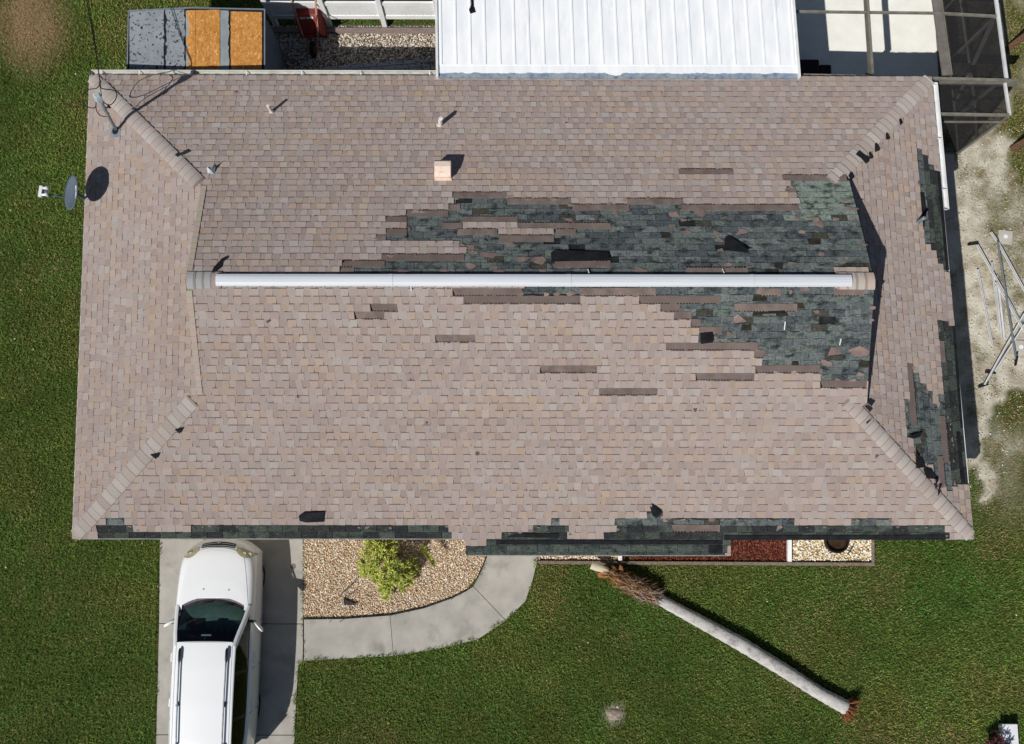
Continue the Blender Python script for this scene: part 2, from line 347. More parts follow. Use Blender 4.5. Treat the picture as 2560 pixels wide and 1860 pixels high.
# ------------------------------------------------------------------ house frame
HE = 2.35; TP = 0.355; W = 17.6; D = 9.523; SH = 0.02625
CS = 1/math.sqrt(1+TP*TP)
YH = 2.19; VH = D/2-YH; GL = 2.74; GR = 2.26; EXPO = D/2/35
PORCH = (-1.14, 4.06, 0.325)        # u0, u1, depth below the main eave
def hw(xp, yp, z): return np.array([xp-SH*yp, yp, z])      # house coordinates -> place
NRM = {'front': (0, -TP*CS, CS), 'back': (0, TP*CS, CS), 'left': (-TP*CS, 0, CS), 'right': (TP*CS, 0, CS)}
def slope(side, u, v, n=0.0):
    z = HE+v*TP
    xp, yp = {'front': (u, -D/2+v), 'back': (u, D/2-v), 'left': (-W/2+v, u), 'right': (W/2-v, u)}[side]
    N = NRM[side]; p = hw(xp, yp, z); return p+np.array(N)*n
def onslope(side, px, py):
    d = ray(px, py); c = _C
    cx, cy, cz = c[0]+SH*c[1], c[1], c[2]; dx, dy, dz = d[0]+SH*d[1], d[1], d[2]
    if side == 'front': A = cz-HE-TP*(cy+D/2); B = dz-TP*dy
    elif side == 'back': A = cz-HE-TP*(D/2-cy); B = dz+TP*dy
    elif side == 'left': A = cz-HE-TP*(cx+W/2); B = dz-TP*dx
    else: A = cz-HE-TP*(W/2-cx); B = dz+TP*dx
    t = -A/B; xp, yp = cx+t*dx, cy+t*dy
    return {'front': (xp, yp+D/2), 'back': (xp, D/2-yp), 'left': (yp, xp+W/2), 'right': (yp, W/2-xp)}[side]
def ulim(side, v):
    if side in ('front', 'back'):
        if v <= 0:
            return (PORCH[0], PORCH[1]) if v < -1e-6 else (-W/2, W/2)
        return (-W/2+min(v, GL), W/2-v if v <= VH+1e-6 else W/2-GR)
    return (-D/2+v, D/2-v)
def roofh(xp, yp): return HE+TP*min(W/2-abs(xp), D/2-abs(yp))
house = thing('house', 'single-storey house with torn tan shingle hip roof, green old shingles showing', 'house', (0, 0, 0))

# damage: where the top shingles are gone (photo pixels), per slope
OLD = {'back': [[(849, 700), (849, 673), (855, 656), (954, 656), (954, 641), (1163, 641), (1158, 622), (1140, 609), (940, 603), (940, 591), (964, 591), (964, 575),
                 (1017, 575), (1017, 557), (964, 557), (964, 545), (1015, 545), (1015, 529), (1121, 529), (1121, 514), (1131, 514), (1131, 483), (1268, 483),
                 (1268, 498), (1428, 498), (1428, 511), (1568, 511), (1568, 495), (1708, 495), (1708, 508), (1992, 508), (1990, 487), (1968, 487), (1968, 474),
                 (1982, 474), (1982, 457), (1957, 456), (1957, 444), (1974, 444), (1974, 430), (2105, 430), (2140, 442), (2240, 690), (2190, 700)]],
       'front': [[(1305, 705), (2260, 690), (2230, 952), (2050, 950), (2045, 935), (1888, 934), (1905, 893), (1880, 870), (1895, 856), (1752, 853), (1748, 814),
                  (1727, 812), (1727, 791), (1685, 791), (1685, 771), (1651, 771), (1651, 751), (1598, 751), (1598, 734), (1305, 734)],
                 [(235, 1352), (245, 1328), (270, 1303), (300, 1288), (318, 1300), (324, 1326), (440, 1327), (500, 1317), (560, 1309), (860, 1307), (870, 1319), (985, 1319), (990, 1307), (1128, 1307), (1128, 1352)],
                 [(1128, 1363), (1215, 1363), (1215, 1350), (1260, 1333), (1330, 1327), (1355, 1313), (1390, 1303), (1415, 1313), (1425, 1328), (1420, 1346), (1500, 1349), (1520, 1331),
                  (1545, 1319), (1545, 1298), (1640, 1282), (1680, 1299), (1990, 1299), (1995, 1319), (2100, 1317), (2125, 1300), (2230, 1300), (2235, 1317), (2365, 1319), (2370, 1356), (1812, 1356), (1812, 1395), (1128, 1392)]],
       'right': [[(2285, 350), (2293, 362), (2309, 368), (2310, 388), (2324, 389), (2325, 411), (2339, 412), (2340, 426), (2360, 427), (2385, 680), (2363, 680), (2350, 664), (2337, 658), (2336, 625), (2323, 621), (2322, 606), (2309, 605), (2306, 573), (2297, 480)],
                 [(2349, 774), (2370, 812), (2400, 812), (2430, 1215), (2393, 1200), (2380, 1090), (2352, 1005), (2347, 860)],
                 [(2264, 908), (2275, 908), (2290, 928), (2306, 950), (2323, 985), (2338, 1010), (2354, 1005), (2384, 1090), (2394, 1200), (2372, 1232), (2345, 1207), (2322, 1162), (2283, 1130), (2281, 1100), (2268, 1090)]],
       'left': []}
KEEP = {'back': [(1157, 1294, 565), (1246, 1384, 582), (2085, 2170, 672)], 'front': [(2085, 2175, 716)], 'right': [], 'left': []}
STRIPS = {'back': [(1131, 1268, 490), (1268, 1428, 504), (1428, 1573, 518), (1568, 1708, 501), (1700, 1995, 514), (1697, 1835, 436), (1974, 2114, 437), (1957, 2000, 449),
                   (1968, 1990, 480), (1015, 1121, 537), (964, 1017, 550), (1121, 1150, 522), (1155, 1294, 549), (1104, 1155, 566), (1295, 1527, 566), (964, 1017, 584),
                   (1142, 1243, 584), (1245, 1385, 599), (954, 1161, 648), (855, 962, 664), (849, 885, 680), (940, 965, 596), (1383, 1527, 665), (1713, 1870, 676), (1390, 1440, 585)],
          'front': [(1131, 1305, 726), (1159, 1451, 746), (1450, 1640, 724), (1598, 1802, 742), (926, 994, 768), (886, 961, 788), (1088, 1188, 847), (1350, 1493, 926), (1498, 1643, 984),
                    (1739, 1885, 944), (1665, 1896, 864), (1651, 1700, 761), (1685, 1728, 783), (1727, 1752, 802), (1748, 1805, 820), (1835, 1993, 762), (1904, 1952, 740), (1888, 2050, 922),
                    (2050, 2166, 961), (1678, 1800, 1322), (2085, 2160, 733), (1885, 1911, 884)],
          'right': [(2276, 908, 1065), (2363, 1040, 1155), (2357, 1140, 1218), (2350, 852, 905)], 'left': []}
def strip_uv(side, s):
    if side in ('front', 'back'):
        x0, x1, yc = s; u0 = onslope(side, x0, yc)[0]; u1 = onslope(side, x1, yc)[0]; v = onslope(side, (x0+x1)/2, yc)[1]
    else:
        xc, y0, y1 = s; u1, v = onslope(side, xc, y0); u0, _ = onslope(side, xc, y1)
    k = math.floor(v/EXPO); return k, min(u0, u1), max(u0, u1)
SUV = {s: [strip_uv(s, q) for q in STRIPS[s]] for s in STRIPS}
KUV = {s: [strip_uv(s, q) for q in KEEP[s]] for s in KEEP}

# roof deck (boards under the shingles), with its edges
mb = MB()
for side, sg in (('front', -1), ('back', 1)):
    pl = [(-W/2, 0), (W/2, 0), (W/2-VH, VH), (W/2-GR, VH), (W/2-GR, D/2), (-W/2+GL, D/2), (-W/2+GL, GL), (-W/2+VH, VH)]
    vs = [slope(side, u, v, -.02) for u, v in pl]; mb.add(vs, [tuple(range(8)) if side == 'front' else tuple(range(8))[::-1]])
for side in ('left', 'right'):
    vt = 2.95 if side == 'left' else 2.7
    pl = [(-D/2, 0), (D/2, 0), (YH, VH), (D/2-vt, vt), (-D/2+vt, vt), (-YH, VH)]
    vs = [slope(side, u, v, -.02) for u, v in pl]; mb.add(vs, [tuple(range(6))[::-1] if side == 'left' else tuple(range(6))])
vs = [slope('front', PORCH[0], -PORCH[2], -.02), slope('front', PORCH[1], -PORCH[2], -.02), slope('front', PORCH[1], 0, -.02), slope('front', PORCH[0], 0, -.02)]
mb.add(vs, [(0, 1, 2, 3)])
roof = mb.build('roof', M['deck'], house)

# walls, gable ends, soffit, fascia
mb = MB()
for (x0, y0, x1, y1) in ((-8.25, -4.2, 8.25, -4.2), (8.25, -4.2, 8.25, 4.2), (8.25, 4.2, -8.25, 4.2), (-8.25, 4.2, -8.25, -4.2)):
    a, b = hw(x0, y0, 0), hw(x1, y1, 0); mb.add([a, b, b+[0, 0, 2.3], a+[0, 0, 2.3]], [(0, 1, 2, 3)])
mb.build('wall', M['stucco'], house)
for xg, nm in ((-W/2+2.93, 'gable_wall'), (W/2-2.66, 'gable_wall')):
    g = MB(); zb = HE+TP*2.5
    g.add([hw(xg, -YH, zb-.1), hw(xg, YH, zb-.1), hw(xg, YH, HE+TP*(D/2-YH)-.03), hw(xg, 0, HE+TP*D/2-.05), hw(xg, -YH, HE+TP*(D/2-YH)-.03)], [(0, 1, 2, 3, 4)]); g.build(nm, M['stucco'], house)
def strip_board(name, a, b, h, th, m, out):
    g = MB(); a = np.array(a); b = np.array(b); o = np.array(out)*th
    g.add([a, b, b-[0, 0, h], a-[0, 0, h], a+o, b+o, b+o-[0, 0, h], a+o-[0, 0, h]], [(0, 1, 2, 3), (7, 6, 5, 4), (0, 4, 5, 1), (2, 6, 7, 3), (1, 5, 6, 2), (0, 3, 7, 4)])
    return g.build(name, m, house)
EZ = HE-.012
strip_board('fascia', hw(-W/2, -D/2+.004, EZ), hw(PORCH[0], -D/2+.004, EZ), .16, .02, M['drip'], (0, -1, 0))
strip_board('fascia', hw(PORCH[1], -D/2+.004, EZ), hw(W/2, -D/2+.004, EZ), .16, .02, M['drip'], (0, -1, 0))
strip_board('fascia', hw(PORCH[0], -D/2-PORCH[2]+.004, EZ-TP*PORCH[2]), hw(PORCH[1], -D/2-PORCH[2]+.004, EZ-TP*PORCH[2]), .16, .02, M['drip'], (0, -1, 0))
strip_board('fascia', hw(-W/2, D/2, EZ), hw(W/2, D/2, EZ), .16, .02, M['white'], (0, 1, 0))
strip_board('fascia', hw(-W/2, -D/2, EZ), hw(-W/2, D/2, EZ), .16, .02, M['white'], (-1, 0, 0))
strip_board('fascia', hw(W/2, -D/2, EZ), hw(W/2, D/2, EZ), .16, .02, M['white'], (1, 0, 0))
g = MB(); zs = 2.19
for q in ([(-W/2, -D/2), (W/2, -D/2), (8.25, -4.2), (-8.25, -4.2)], [(W/2, -D/2), (W/2, D/2), (8.25, 4.2), (8.25, -4.2)], [(W/2, D/2), (-W/2, D/2), (-8.25, 4.2), (8.25, 4.2)], [(-W/2, D/2), (-W/2, -D/2), (-8.25, -4.2), (-8.25, 4.2)]):
    g.add([hw(x, y, zs) for x, y in q], [(0, 1, 2, 3)])
g.build('soffit', M['white'], house)
for xg, sgn in ((-W/2+GL, -1), (W/2-GR, 1)):     # rake boards
    for ys in (-1, 1):
        v_ = VH if sgn > 0 else GL+.04
        g = MB(); a = hw(xg, ys*(D/2-v_), HE+TP*v_-.01); b = hw(xg, 0, HE+TP*D/2-.01); o = np.array([sgn*.02, 0, 0])
        g.add([a, b, b-[0, 0, .12], a-[0, 0, .12], a+o, b+o, b+o-[0, 0, .12], a+o-[0, 0, .12]], [(0, 1, 2, 3), (7, 6, 5, 4), (0, 4, 5, 1), (2, 6, 7, 3), (1, 5, 6, 2), (0, 3, 7, 4)]); g.build('rake_board', M['felt'], house)

# ------------------------------------------------------------------ shingles
PAL = [lin(160, 146, 142), lin(161, 148, 144), lin(156, 143, 138), lin(163, 148, 138), lin(166, 148, 133), lin(166, 158, 154), lin(164, 157, 153), lin(152, 138, 134), lin(163, 151, 146)]
PALW = [5, 5, 4, 3.0, 2.6, 3.0, 2.2, 3, 3.4]
TABF = [(0, 1, 2, 3), (4, 5, 1, 0), (5, 6, 2, 1), (7, 4, 0, 3)]
def tabverts(side, q, n0, n1, nb):
    (a0, v0), (b0, _), (b1, v1), (a1, _2) = q
    return [slope(side, a0, v0, n0), slope(side, b0, v0, n0), slope(side, b1, v1, n1), slope(side, a1, v1, n1),
            slope(side, a0, v0, nb), slope(side, b0, v0, nb), slope(side, b1, v1, nb), slope(side, a1, v1, nb)]
tabs = []      # (px area, side, verts, colour, banded)
def olds_at(side, pts):
    q = proj(np.array(pts)); r_ = np.zeros(len(q), bool)
    for pl in OLD[side]: r_ |= inpoly(q, pl)
    return r_
for side in ('front', 'back', 'left', 'right'):
    vmax = D/2 if side in ('front', 'back') else (2.9 if side == 'left' else 2.6)
    k0 = -3 if side == 'front' else 0
    kk = k0
    while kk*EXPO < vmax-.02:
        v0 = kk*EXPO; v1 = min(v0+EXPO, vmax); lo0, hi0 = ulim(side, v0 if kk < 0 else v0+1e-9); lo1, hi1 = ulim(side, v1)
        if kk < 0:
            v0 = max(v0, -PORCH[2]); lo1, hi1 = lo0, hi0
        lo, hi = min(lo0, lo1), max(hi0, hi1)
        ph = ((kk*.136) % .272)+random.uniform(-.045, .045)-.272; cuts = [lo]; c_ = lo+ph; teeth = []; j_ = 0
        while c_ < hi:
            w1 = .150*random.choice((.8, .95, 1, 1, 1.1, 1.25)); teeth.append((c_, c_+w1)); c_ += w1+.122*random.choice((.75, .9, 1, 1, 1.15, 1.3))
        cuts = [lo]+[e for t_ in teeth for e in t_ if lo+.02 < e < hi-.02]+[hi]
        shift = random.random(); 
        ex = [b for (k, u0, u1) in SUV[side]+KUV[side] if k == kk for b in (u0, u1) if lo+.03 < b < hi-.03]
        for b in ex: cuts = [c for c in cuts if abs(c-b) > .05 or c in (lo, hi)]+[b]
        cuts = sorted(cuts)
        for i in range(len(cuts)-1):
            a, b = cuts[i], cuts[i+1]; c = (a+b)/2
            if b-a < .02: continue
            tooth = any(t0-.004 < c < t1+.004 for t0, t1 in teeth)
            vm = (v0+v1)/2
            if any(k == kk and u0-.01 < c < u1+.01 for (k, u0, u1) in SUV[side]): continue
            keep = any(k == kk and u0-.01 < c < u1+.01 for (k, u0, u1) in KUV[side])
            if not keep and olds_at(side, [slope(side, c, vm)])[0]: continue
            gp = .0025 if tooth else -.001; sl_ = random.uniform(-.007, .007); sr_ = random.uniform(-.007, .007)
            vw = random.uniform(-.003, .003)
            cl = lambda u, L, Hh: min(max(u, L), Hh)
            q = [(cl(a+gp-sl_, lo0, hi0), v0+.003+vw), (cl(b-gp+sr_, lo0, hi0), v0+.003+vw), (cl(b-gp-sr_, lo1, hi1), v1+.004), (cl(a+gp+sl_, lo1, hi1), v1+.004)]
            if q[1][0]-q[0][0] < .012 and q[2][0]-q[3][0] < .012: continue
            n0 = .0205 if tooth else .0125
            vs = tabverts(side, q, n0+random.uniform(-.001, .0015), .009, .0)
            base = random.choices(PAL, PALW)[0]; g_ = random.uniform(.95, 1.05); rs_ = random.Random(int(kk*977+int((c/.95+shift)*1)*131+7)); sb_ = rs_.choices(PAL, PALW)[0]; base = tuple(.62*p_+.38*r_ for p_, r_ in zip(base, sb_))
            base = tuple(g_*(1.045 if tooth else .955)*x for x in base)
            pq = proj(np.array(vs[:4])); ar = abs(sum(pq[j][0]*pq[(j+1) % 4][1]-pq[(j+1) % 4][0]*pq[j][1] for j in range(4)))/2
            inframe = (pq[:, 0].min() > 0) and (pq[:, 1].max() < 1860)
            tabs.append((ar if inframe else 0, side, vs, base, tooth))
        kk += 1
tabs.sort(key=lambda t: -t[0])
def tab_mesh(mb, t):
    ar, side, vs, base, tooth = t
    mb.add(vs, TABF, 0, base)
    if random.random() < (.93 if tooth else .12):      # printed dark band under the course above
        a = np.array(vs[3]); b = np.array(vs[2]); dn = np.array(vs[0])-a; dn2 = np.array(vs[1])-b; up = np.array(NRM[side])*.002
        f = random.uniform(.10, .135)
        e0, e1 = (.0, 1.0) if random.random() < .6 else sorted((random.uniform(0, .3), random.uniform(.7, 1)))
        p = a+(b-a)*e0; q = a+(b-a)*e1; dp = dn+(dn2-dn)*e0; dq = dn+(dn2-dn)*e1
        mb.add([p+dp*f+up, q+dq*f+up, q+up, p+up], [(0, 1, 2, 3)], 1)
for t in tabs[:300]:
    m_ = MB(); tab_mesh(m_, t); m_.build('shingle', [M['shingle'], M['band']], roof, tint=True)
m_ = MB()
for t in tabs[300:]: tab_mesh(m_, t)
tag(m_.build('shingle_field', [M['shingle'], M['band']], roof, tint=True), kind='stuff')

# old green shingles laid bare (three-tab, wider and flatter)
oldt = []
OW, OE = .305, EXPO*.95
for side in ('front', 'back', 'right'):
    vmax = D/2 if side != 'right' else 2.0
    k = -3 if side == 'front' else 0
    while k*OE < vmax:
        v0 = k*OE; v1 = min(v0+OE, vmax)
        if k < 0: v0 = max(v0, -PORCH[2])
        if v1-v0 < .02: k += 1; continue
        lo, hi = ulim(side, v0 if k < 0 else v0+1e-6)
        off = (k % 2)*.15+random.uniform(0, .05); n = int((hi-lo)/OW)+2
        for i in range(-1, n):
            a = max(lo, lo+i*OW+off-.15); b = min(hi, lo+i*OW+off+OW-.15)
            if b-a < .03: continue
            pts = [slope(side, a+(b-a)*f, v0+(v1-v0)*g2) for f in (0.02, .5, .98) for g2 in (.1, .9)]
            if not olds_at(side, pts).any(): continue
            gone = random.random() < .012
            if gone: continue
            edge = v0 < .01 and side == 'front'
            q = [(a+.004, v0+.002), (b-.004, v0+.002), (b-.004, v1+.003), (a+.004, v1+.003)]
            vs = tabverts(side, q, .0+random.uniform(-.001, .001), -.006, -.012)
            wet = random.random()
            if edge or (side == 'right' and v0 < .26) or (side == 'front' and v0 < .13):
                base = random.choice((lin(56, 60, 58), lin(68, 76, 70), lin(48, 50, 53), lin(74, 82, 76))) if not (side == 'front' and v0 < -.1) else random.choice((lin(74, 84, 78), lin(66, 76, 72), lin(78, 86, 82)))
            else:
                base = random.choice((lin(98, 106, 106), lin(92, 100, 101), lin(108, 115, 115), lin(86, 93, 96), lin(97, 107, 103), lin(78, 85, 89)))
                if side == 'back' and proj(np.array(pts[2]))[0] > 1975 and proj(np.array(pts[2]))[1] < 540: base = random.choice((lin(124, 138, 129), lin(118, 132, 124), lin(126, 135, 130)))
                if random.random() < .04: base = lin(70, 70, 62)
            pq = proj(np.array(vs[:4])); ar = abs(sum(pq[j][0]*pq[(j+1) % 4][1]-pq[(j+1) % 4][0]*pq[j][1] for j in range(4)))/2
            oldt.append((ar, vs, base))
        k += 1
oldt.sort(key=lambda t: -t[0])
def old_mesh(m_, vs, base):
    m_.add(vs, TABF, 0, base); a, b, c, d = [np.array(q) for q in vs[:4]]; up = np.array([0, 0, .0018])
    if random.random() < .85:
        e0, e1 = sorted((random.uniform(0, .25), random.uniform(.75, 1))); f = random.uniform(.05, .13)
        p, q = d+(c-d)*e0, d+(c-d)*e1; m_.add([p+(a-d)*f+up, q+(b-c)*f*random.uniform(.6, 1.2)+up, q+up, p+up], [(0, 1, 2, 3)], 1)  # black line at the upslope edge, a painted shadow of the next course
for ar, vs, base in oldt[:300]:
    m_ = MB(); old_mesh(m_, vs, base); m_.build('old_shingle', [M['old'], M['black']], roof, tint=True)
if oldt[300:]:
    m_ = MB()
    for ar, vs, base in oldt[300:]: old_mesh(m_, vs, base)
    tag(m_.build('old_shingle_field', [M['old'], M['black']], roof, tint=True), kind='stuff')

# bared headlap strips with their dashed sealant line
for side in SUV:
    for (k, u0, u1) in SUV[side]:
        v0 = k*EXPO+.002; v1 = v0+EXPO*1.04; m_ = MB()
        base = random.choice((lin(124, 112, 107), lin(119, 107, 103), lin(130, 118, 112), lin(113, 102, 98)))
        n = max(2, int((u1-u0)/.12)); 
        top = [(u0+(u1-u0)*i/n, v1+random.uniform(-.006, .006)) for i in range(n+1)]; bot = [(u, v0) for u, _ in top]
        e0 = random.choice((-.0, .03, .05)); 
        P = [[slope(side, u+(e0 if i == 0 else 0), v, .0105) for i, (u, v) in enumerate(bot)], [slope(side, u, v, .0085) for u, v in top]]
        m_.grid(P, 0, base); 
        P2 = [[slope(side, u+(e0 if i == 0 else 0), v, .001) for i, (u, v) in enumerate(bot)], P[0]]; m_.grid(P2, 0, base)
        P3 = [P[1], [slope(side, u, v, .001) for u, v in top]]; m_.grid(P3, 0, base)
        d = u0+.02
        while d < u1-.04:
            L = random.uniform(.028, .042)
            if random.random() < .9:
                m_.add([slope(side, d, v0+.001, .0145), slope(side, d+L, v0+.001, .0145), slope(side, d+L, v0+.017, .0138), slope(side, d, v0+.017, .0138),
                        slope(side, d, v0+.001, .01), slope(side, d+L, v0+.001, .01), slope(side, d+L, v0+.017, .01), slope(side, d, v0+.017, .01)], TABF, 1)
            d += .056
        m_.build('bare_strip', [M['strip'], M['sealant']], roof, tint=True)
# torn fragments left on the old shingles
def frag(side, u, v, r, n_=.006, base=None, name='shingle_fragment', matn='strip', ar=1.6):
    m_ = MB(); k = random.randint(5, 8); an = sorted(random.uniform(0, 6.28) for _ in range(k))
    pts = [(u+ar*r*math.cos(a)*random.uniform(.6, 1.1), v+r*math.sin(a)*random.uniform(.6, 1.1)*.8) for a in an]
    top = [slope(side, *p, n_) for p in pts]
    vs = top+[t-np.array(NRM[side])*.005 for t in top]; n = len(top)
    m_.add(vs, [tuple(range(n))]+[(i, i+n, (i+1) % n+n, (i+1) % n) for i in range(n)], 0, base or random.choice((lin(132, 114, 110), lin(140, 122, 116), lin(150, 134, 126))))
    return m_.build(name, M[matn], roof, tint=True)
spots = [('back', 1540, 470+65, .1), ('back', 1745, 533, .13), ('back', 1685, 535, .09), ('back', 1812, 545, .05), ('back', 1708, 549, .06), ('back', 1678, 565, .06), ('back', 1715, 581, .07), ('back', 1780, 582, .1), ('back', 1850, 580, .11),
         ('back', 1996, 545, .06), ('back', 2035, 550, .11), ('back', 2090, 548, .06), ('back', 2130, 547, .06), ('back', 1960, 563, .05), ('back', 2050, 562, .09), ('back', 2005, 580, .06), ('back', 2160, 612, .05), ('back', 1800, 600, .07), ('back', 1800, 625, .05),
         ('back', 1225, 635, .12), ('back', 1175, 620, .09), ('back', 1180, 632, .08), ('back', 1310, 648, .1), ('back', 1345, 650, .12), ('back', 1230, 668, .08), ('back', 1175, 665, .1), ('back', 1110, 676, .06), ('back', 1248, 680, .07), ('back', 1298, 677, .06), ('back', 1355, 680, .07), ('back', 1415, 680, .07), ('back', 1000, 680, .11),
         ('back', 1275, 612, .1), ('back', 1420, 550, .08), ('back', 1480, 548, .05), ('back', 1600, 678, .1), ('back', 1820, 662, .06), ('back', 1875, 662, .08), ('back', 1980, 660, .07), ('back', 2110, 655, .05), ('back', 2115, 500, .08), ('back', 2130, 520, .09), ('back', 2050, 635, .07),
         ('front', 1905, 727, .1), ('front', 2010, 722, .09), ('front', 1845, 798, .11), ('front', 2040, 780, .05), ('front', 1975, 730, .05), ('front', 2075, 880, .13), ('front', 2145, 880, .14), ('front', 2065, 905, .09), ('front', 1820, 835, .06), ('front', 1690, 762, .07), ('front', 2150, 935, .07), ('front', 2180, 770, .05), ('front', 2175, 800, .05),
         ('front', 1950, 1322, .08), ('front', 1780, 1298, .06), ('front', 1665, 1290, .1)]
for sd, x, y, r in spots:
    u, v = onslope(sd, x, y); frag(sd, u, v, r)
for sd in OLD:
    for pl in OLD[sd]:
        cen = np.mean(pl, 0)
        for i in range(len(pl)):
            a, b = np.array(pl[i], float), np.array(pl[(i+1) % len(pl)], float); L = np.linalg.norm(b-a); t = random.uniform(5, 30)
            while t < L:
                p = a+(b-a)*t/L; p = p+(cen-p)/np.linalg.norm(cen-p)*random.uniform(-2, 9); t += random.uniform(22, 60)
                u, v = onslope(sd, *p); lo_, hi_ = ulim(sd, max(v, 0)); 
                if v > D/2-.1 or not (lo_+.1 < u < hi_-.1) or v < .06: continue
                tan = random.random() < .4
                frag(sd, u, v, random.uniform(.03, .075)*(.6 if v < .5 else 1), .016 if tan else .008, random.choice((lin(158, 142, 134), lin(150, 136, 128))) if tan else None)
for i in range(12):      # dark missing tabs
    sd, x, y = random.choice([('back', random.uniform(1500, 2120), random.uniform(530, 680)), ('front', random.uniform(1700, 2170), random.uniform(730, 930))])
    if olds_at(sd, [slope(sd, *onslope(sd, x, y))])[0]:
        u, v = onslope(sd, x, y); k = math.floor(v/OE); w_ = random.uniform(.07, .17)
        m_ = MB(); m_.add(tabverts(sd, [(u-w_, k*OE+.01), (u+w_, k*OE+.01), (u+w_-random.uniform(0, .04), k*OE+OE-.012), (u-w_+random.uniform(0, .03), k*OE+OE-.012)], .0035, -.002, -.006), TABF, 0)
        m_.build('bare_patch', M['barewood'], roof)
# flaps lifted and folded back, black underside up
def flap(side, pl, n_a, n_b, name='torn_flap', mt='felt', parent=None):
    uv = [onslope(side, x, y) for x, y in pl]; vmin = min(v for _, v in uv); vmax = max(v for _, v in uv)
    top = [slope(side, u, v, n_a+(n_b-n_a)*(v-vmin)/(vmax-vmin)) for u, v in uv]; m_ = MB()
    nn = np.array(NRM[side])*.006; n = len(top); a = sum(top[i][0]*top[(i+1) % n][1]-top[(i+1) % n][0]*top[i][1] for i in range(n))
    if a < 0: top = top[::-1]
    m_.add(top+[t-nn for t in top], [tuple(range(n)), tuple(range(n, 2*n))[::-1]]+[(i, i+n, (i+1) % n+n, (i+1) % n) for i in range(n)])
    return m_.build(name, M[mt], roof)
flap('back', [(1377, 634), (1388, 626), (1520, 632), (1522, 655), (1378, 659)], .02, .07)
flap('back', [(1810, 598), (1822, 590), (1846, 610), (1872, 634), (1860, 638), (1810, 631)], .02, .09)
flap('front', [(1749, 832), (1781, 829), (1781, 854), (1750, 858)], .09, .02)
flap('front', [(748, 1287), (760, 1279), (811, 1277), (811, 1303), (765, 1305), (750, 1301)], .03, .07)
flap('front', [(1622, 1260), (1634, 1266), (1652, 1276), (1650, 1284), (1640, 1294), (1630, 1286)], .04, .11)
flap('front', [(1905, 779), (1960, 776), (1962, 782), (1908, 785)], .012, .02)
flap('right', [(2264, 1094), (2282, 1085), (2305, 1080), (2298, 1092), (2280, 1097)], .02, .07)
flap('right', [(2284, 1130), (2302, 1148), (2314, 1168), (2285, 1171)], .02, .06)
flap('right', [(2302, 1172), (2326, 1172), (2342, 1198), (2312, 1196)], .02, .06)
flap('right', [(2298, 481), (2309, 483), (2316, 530), (2306, 575)], .012, .03)
for pl in ([(2342, 430), (2350, 430), (2372, 675), (2364, 676)],): flap('right', pl, .008, .012, 'bare_patch')
for pl in ([(2380, 815), (2387, 815), (2407, 1070), (2401, 1072)], [(2390, 1080), (2399, 1080), (2412, 1210), (2402, 1215)]): flap('right', pl, .008, .012, 'bare_patch')
for pl in ([(1810, 1338), (2364, 1337), (2364, 1349), (1810, 1350)],): flap('front', pl, .008, .012, 'bare_patch')
for pl in ([(1300, 1333), (1395, 1334), (1395, 1344), (1262, 1343)], [(1240, 1350), (1806, 1350), (1806, 1361), (1240, 1361)], [(1772, 1363), (1806, 1363), (1806, 1384), (1772, 1384)]): flap('front', pl, .008, .012, 'bare_patch')
# tiny dark scars on the sound shingles
for sd, x, y, r in (('front', 672, 803, .05), ('front', 747, 990, .045), ('front', 1195, 1133, .06), ('front', 1738, 1024, .05), ('front', 2189, 1140, .06), ('front', 798, 1027, .03), ('front', 1028, 948, .03), ('front', 1066, 1056, .03), ('back', 592, 232, .03), ('back', 1415, 308, .03), ('back', 1390, 218, .025)):
    u, v = onslope(sd, x, y); frag(sd, u, v, r, .026, lin(84, 74, 74), 'torn_spot', ar=.9)

# ------------------------------------------------------------------ hip and ridge caps
def capcol(w=0):
    g_ = random.uniform(.93, 1.07); return tuple(g_*x for x in random.choice((lin(168, 159, 155), lin(174, 167, 162), lin(163, 153, 147), lin(172, 165, 160), lin(167, 158, 152))))
def cap(c0, c1, perp, wd_, n0, n1, col, name='hip_cap', tear=None, hfun=roofh):
    m_ = MB(); rows = []
    for (cx, cy), n in ((c0, n0), (c1, n1)):
        row = []
        for t in (-1, -.66, -.33, 0, .33, .66, 1):
            x, y = cx+perp[0]*wd_*t, cy+perp[1]*wd_*t
            z = hfun(x, y)+(n+.014)/CS-.014*max(0, 1-abs(t)*1.5)+(-.010 if abs(t) == 1 else 0)
            row.append(hw(x, y, z))
        rows.append(row)
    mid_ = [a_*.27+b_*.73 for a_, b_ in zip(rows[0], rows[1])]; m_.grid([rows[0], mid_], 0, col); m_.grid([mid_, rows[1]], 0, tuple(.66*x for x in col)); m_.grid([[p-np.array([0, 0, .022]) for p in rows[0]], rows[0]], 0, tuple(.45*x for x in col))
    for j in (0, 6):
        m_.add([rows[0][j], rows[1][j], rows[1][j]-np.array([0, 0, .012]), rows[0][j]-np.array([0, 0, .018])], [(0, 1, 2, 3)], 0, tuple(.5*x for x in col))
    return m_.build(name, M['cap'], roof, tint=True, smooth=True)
for sx, sy, nm in ((-1, 1, 'back left'), (-1, -1, 'front left'), (1, 1, 'back right'), (1, -1, 'front right')):
    s = 0.0; r2 = math.sqrt(.5)
    while s < VH-.02:
        e = min(.105*random.uniform(.9, 1.15), VH+.08-s)
        p = (sx*(W/2-s), sy*(D/2-s)); q = (sx*(W/2-s-e-.02), sy*(D/2-s-e-.02))
        if s < .03: p = (sx*(W/2-.06), sy*(D/2-.06))
        k = .148 if s > .2 else .13
        if True:
            cap(p, q, (r2*sx*sy*-1, r2), k, .030+random.uniform(-.003, .005), .018, capcol())
        s += e
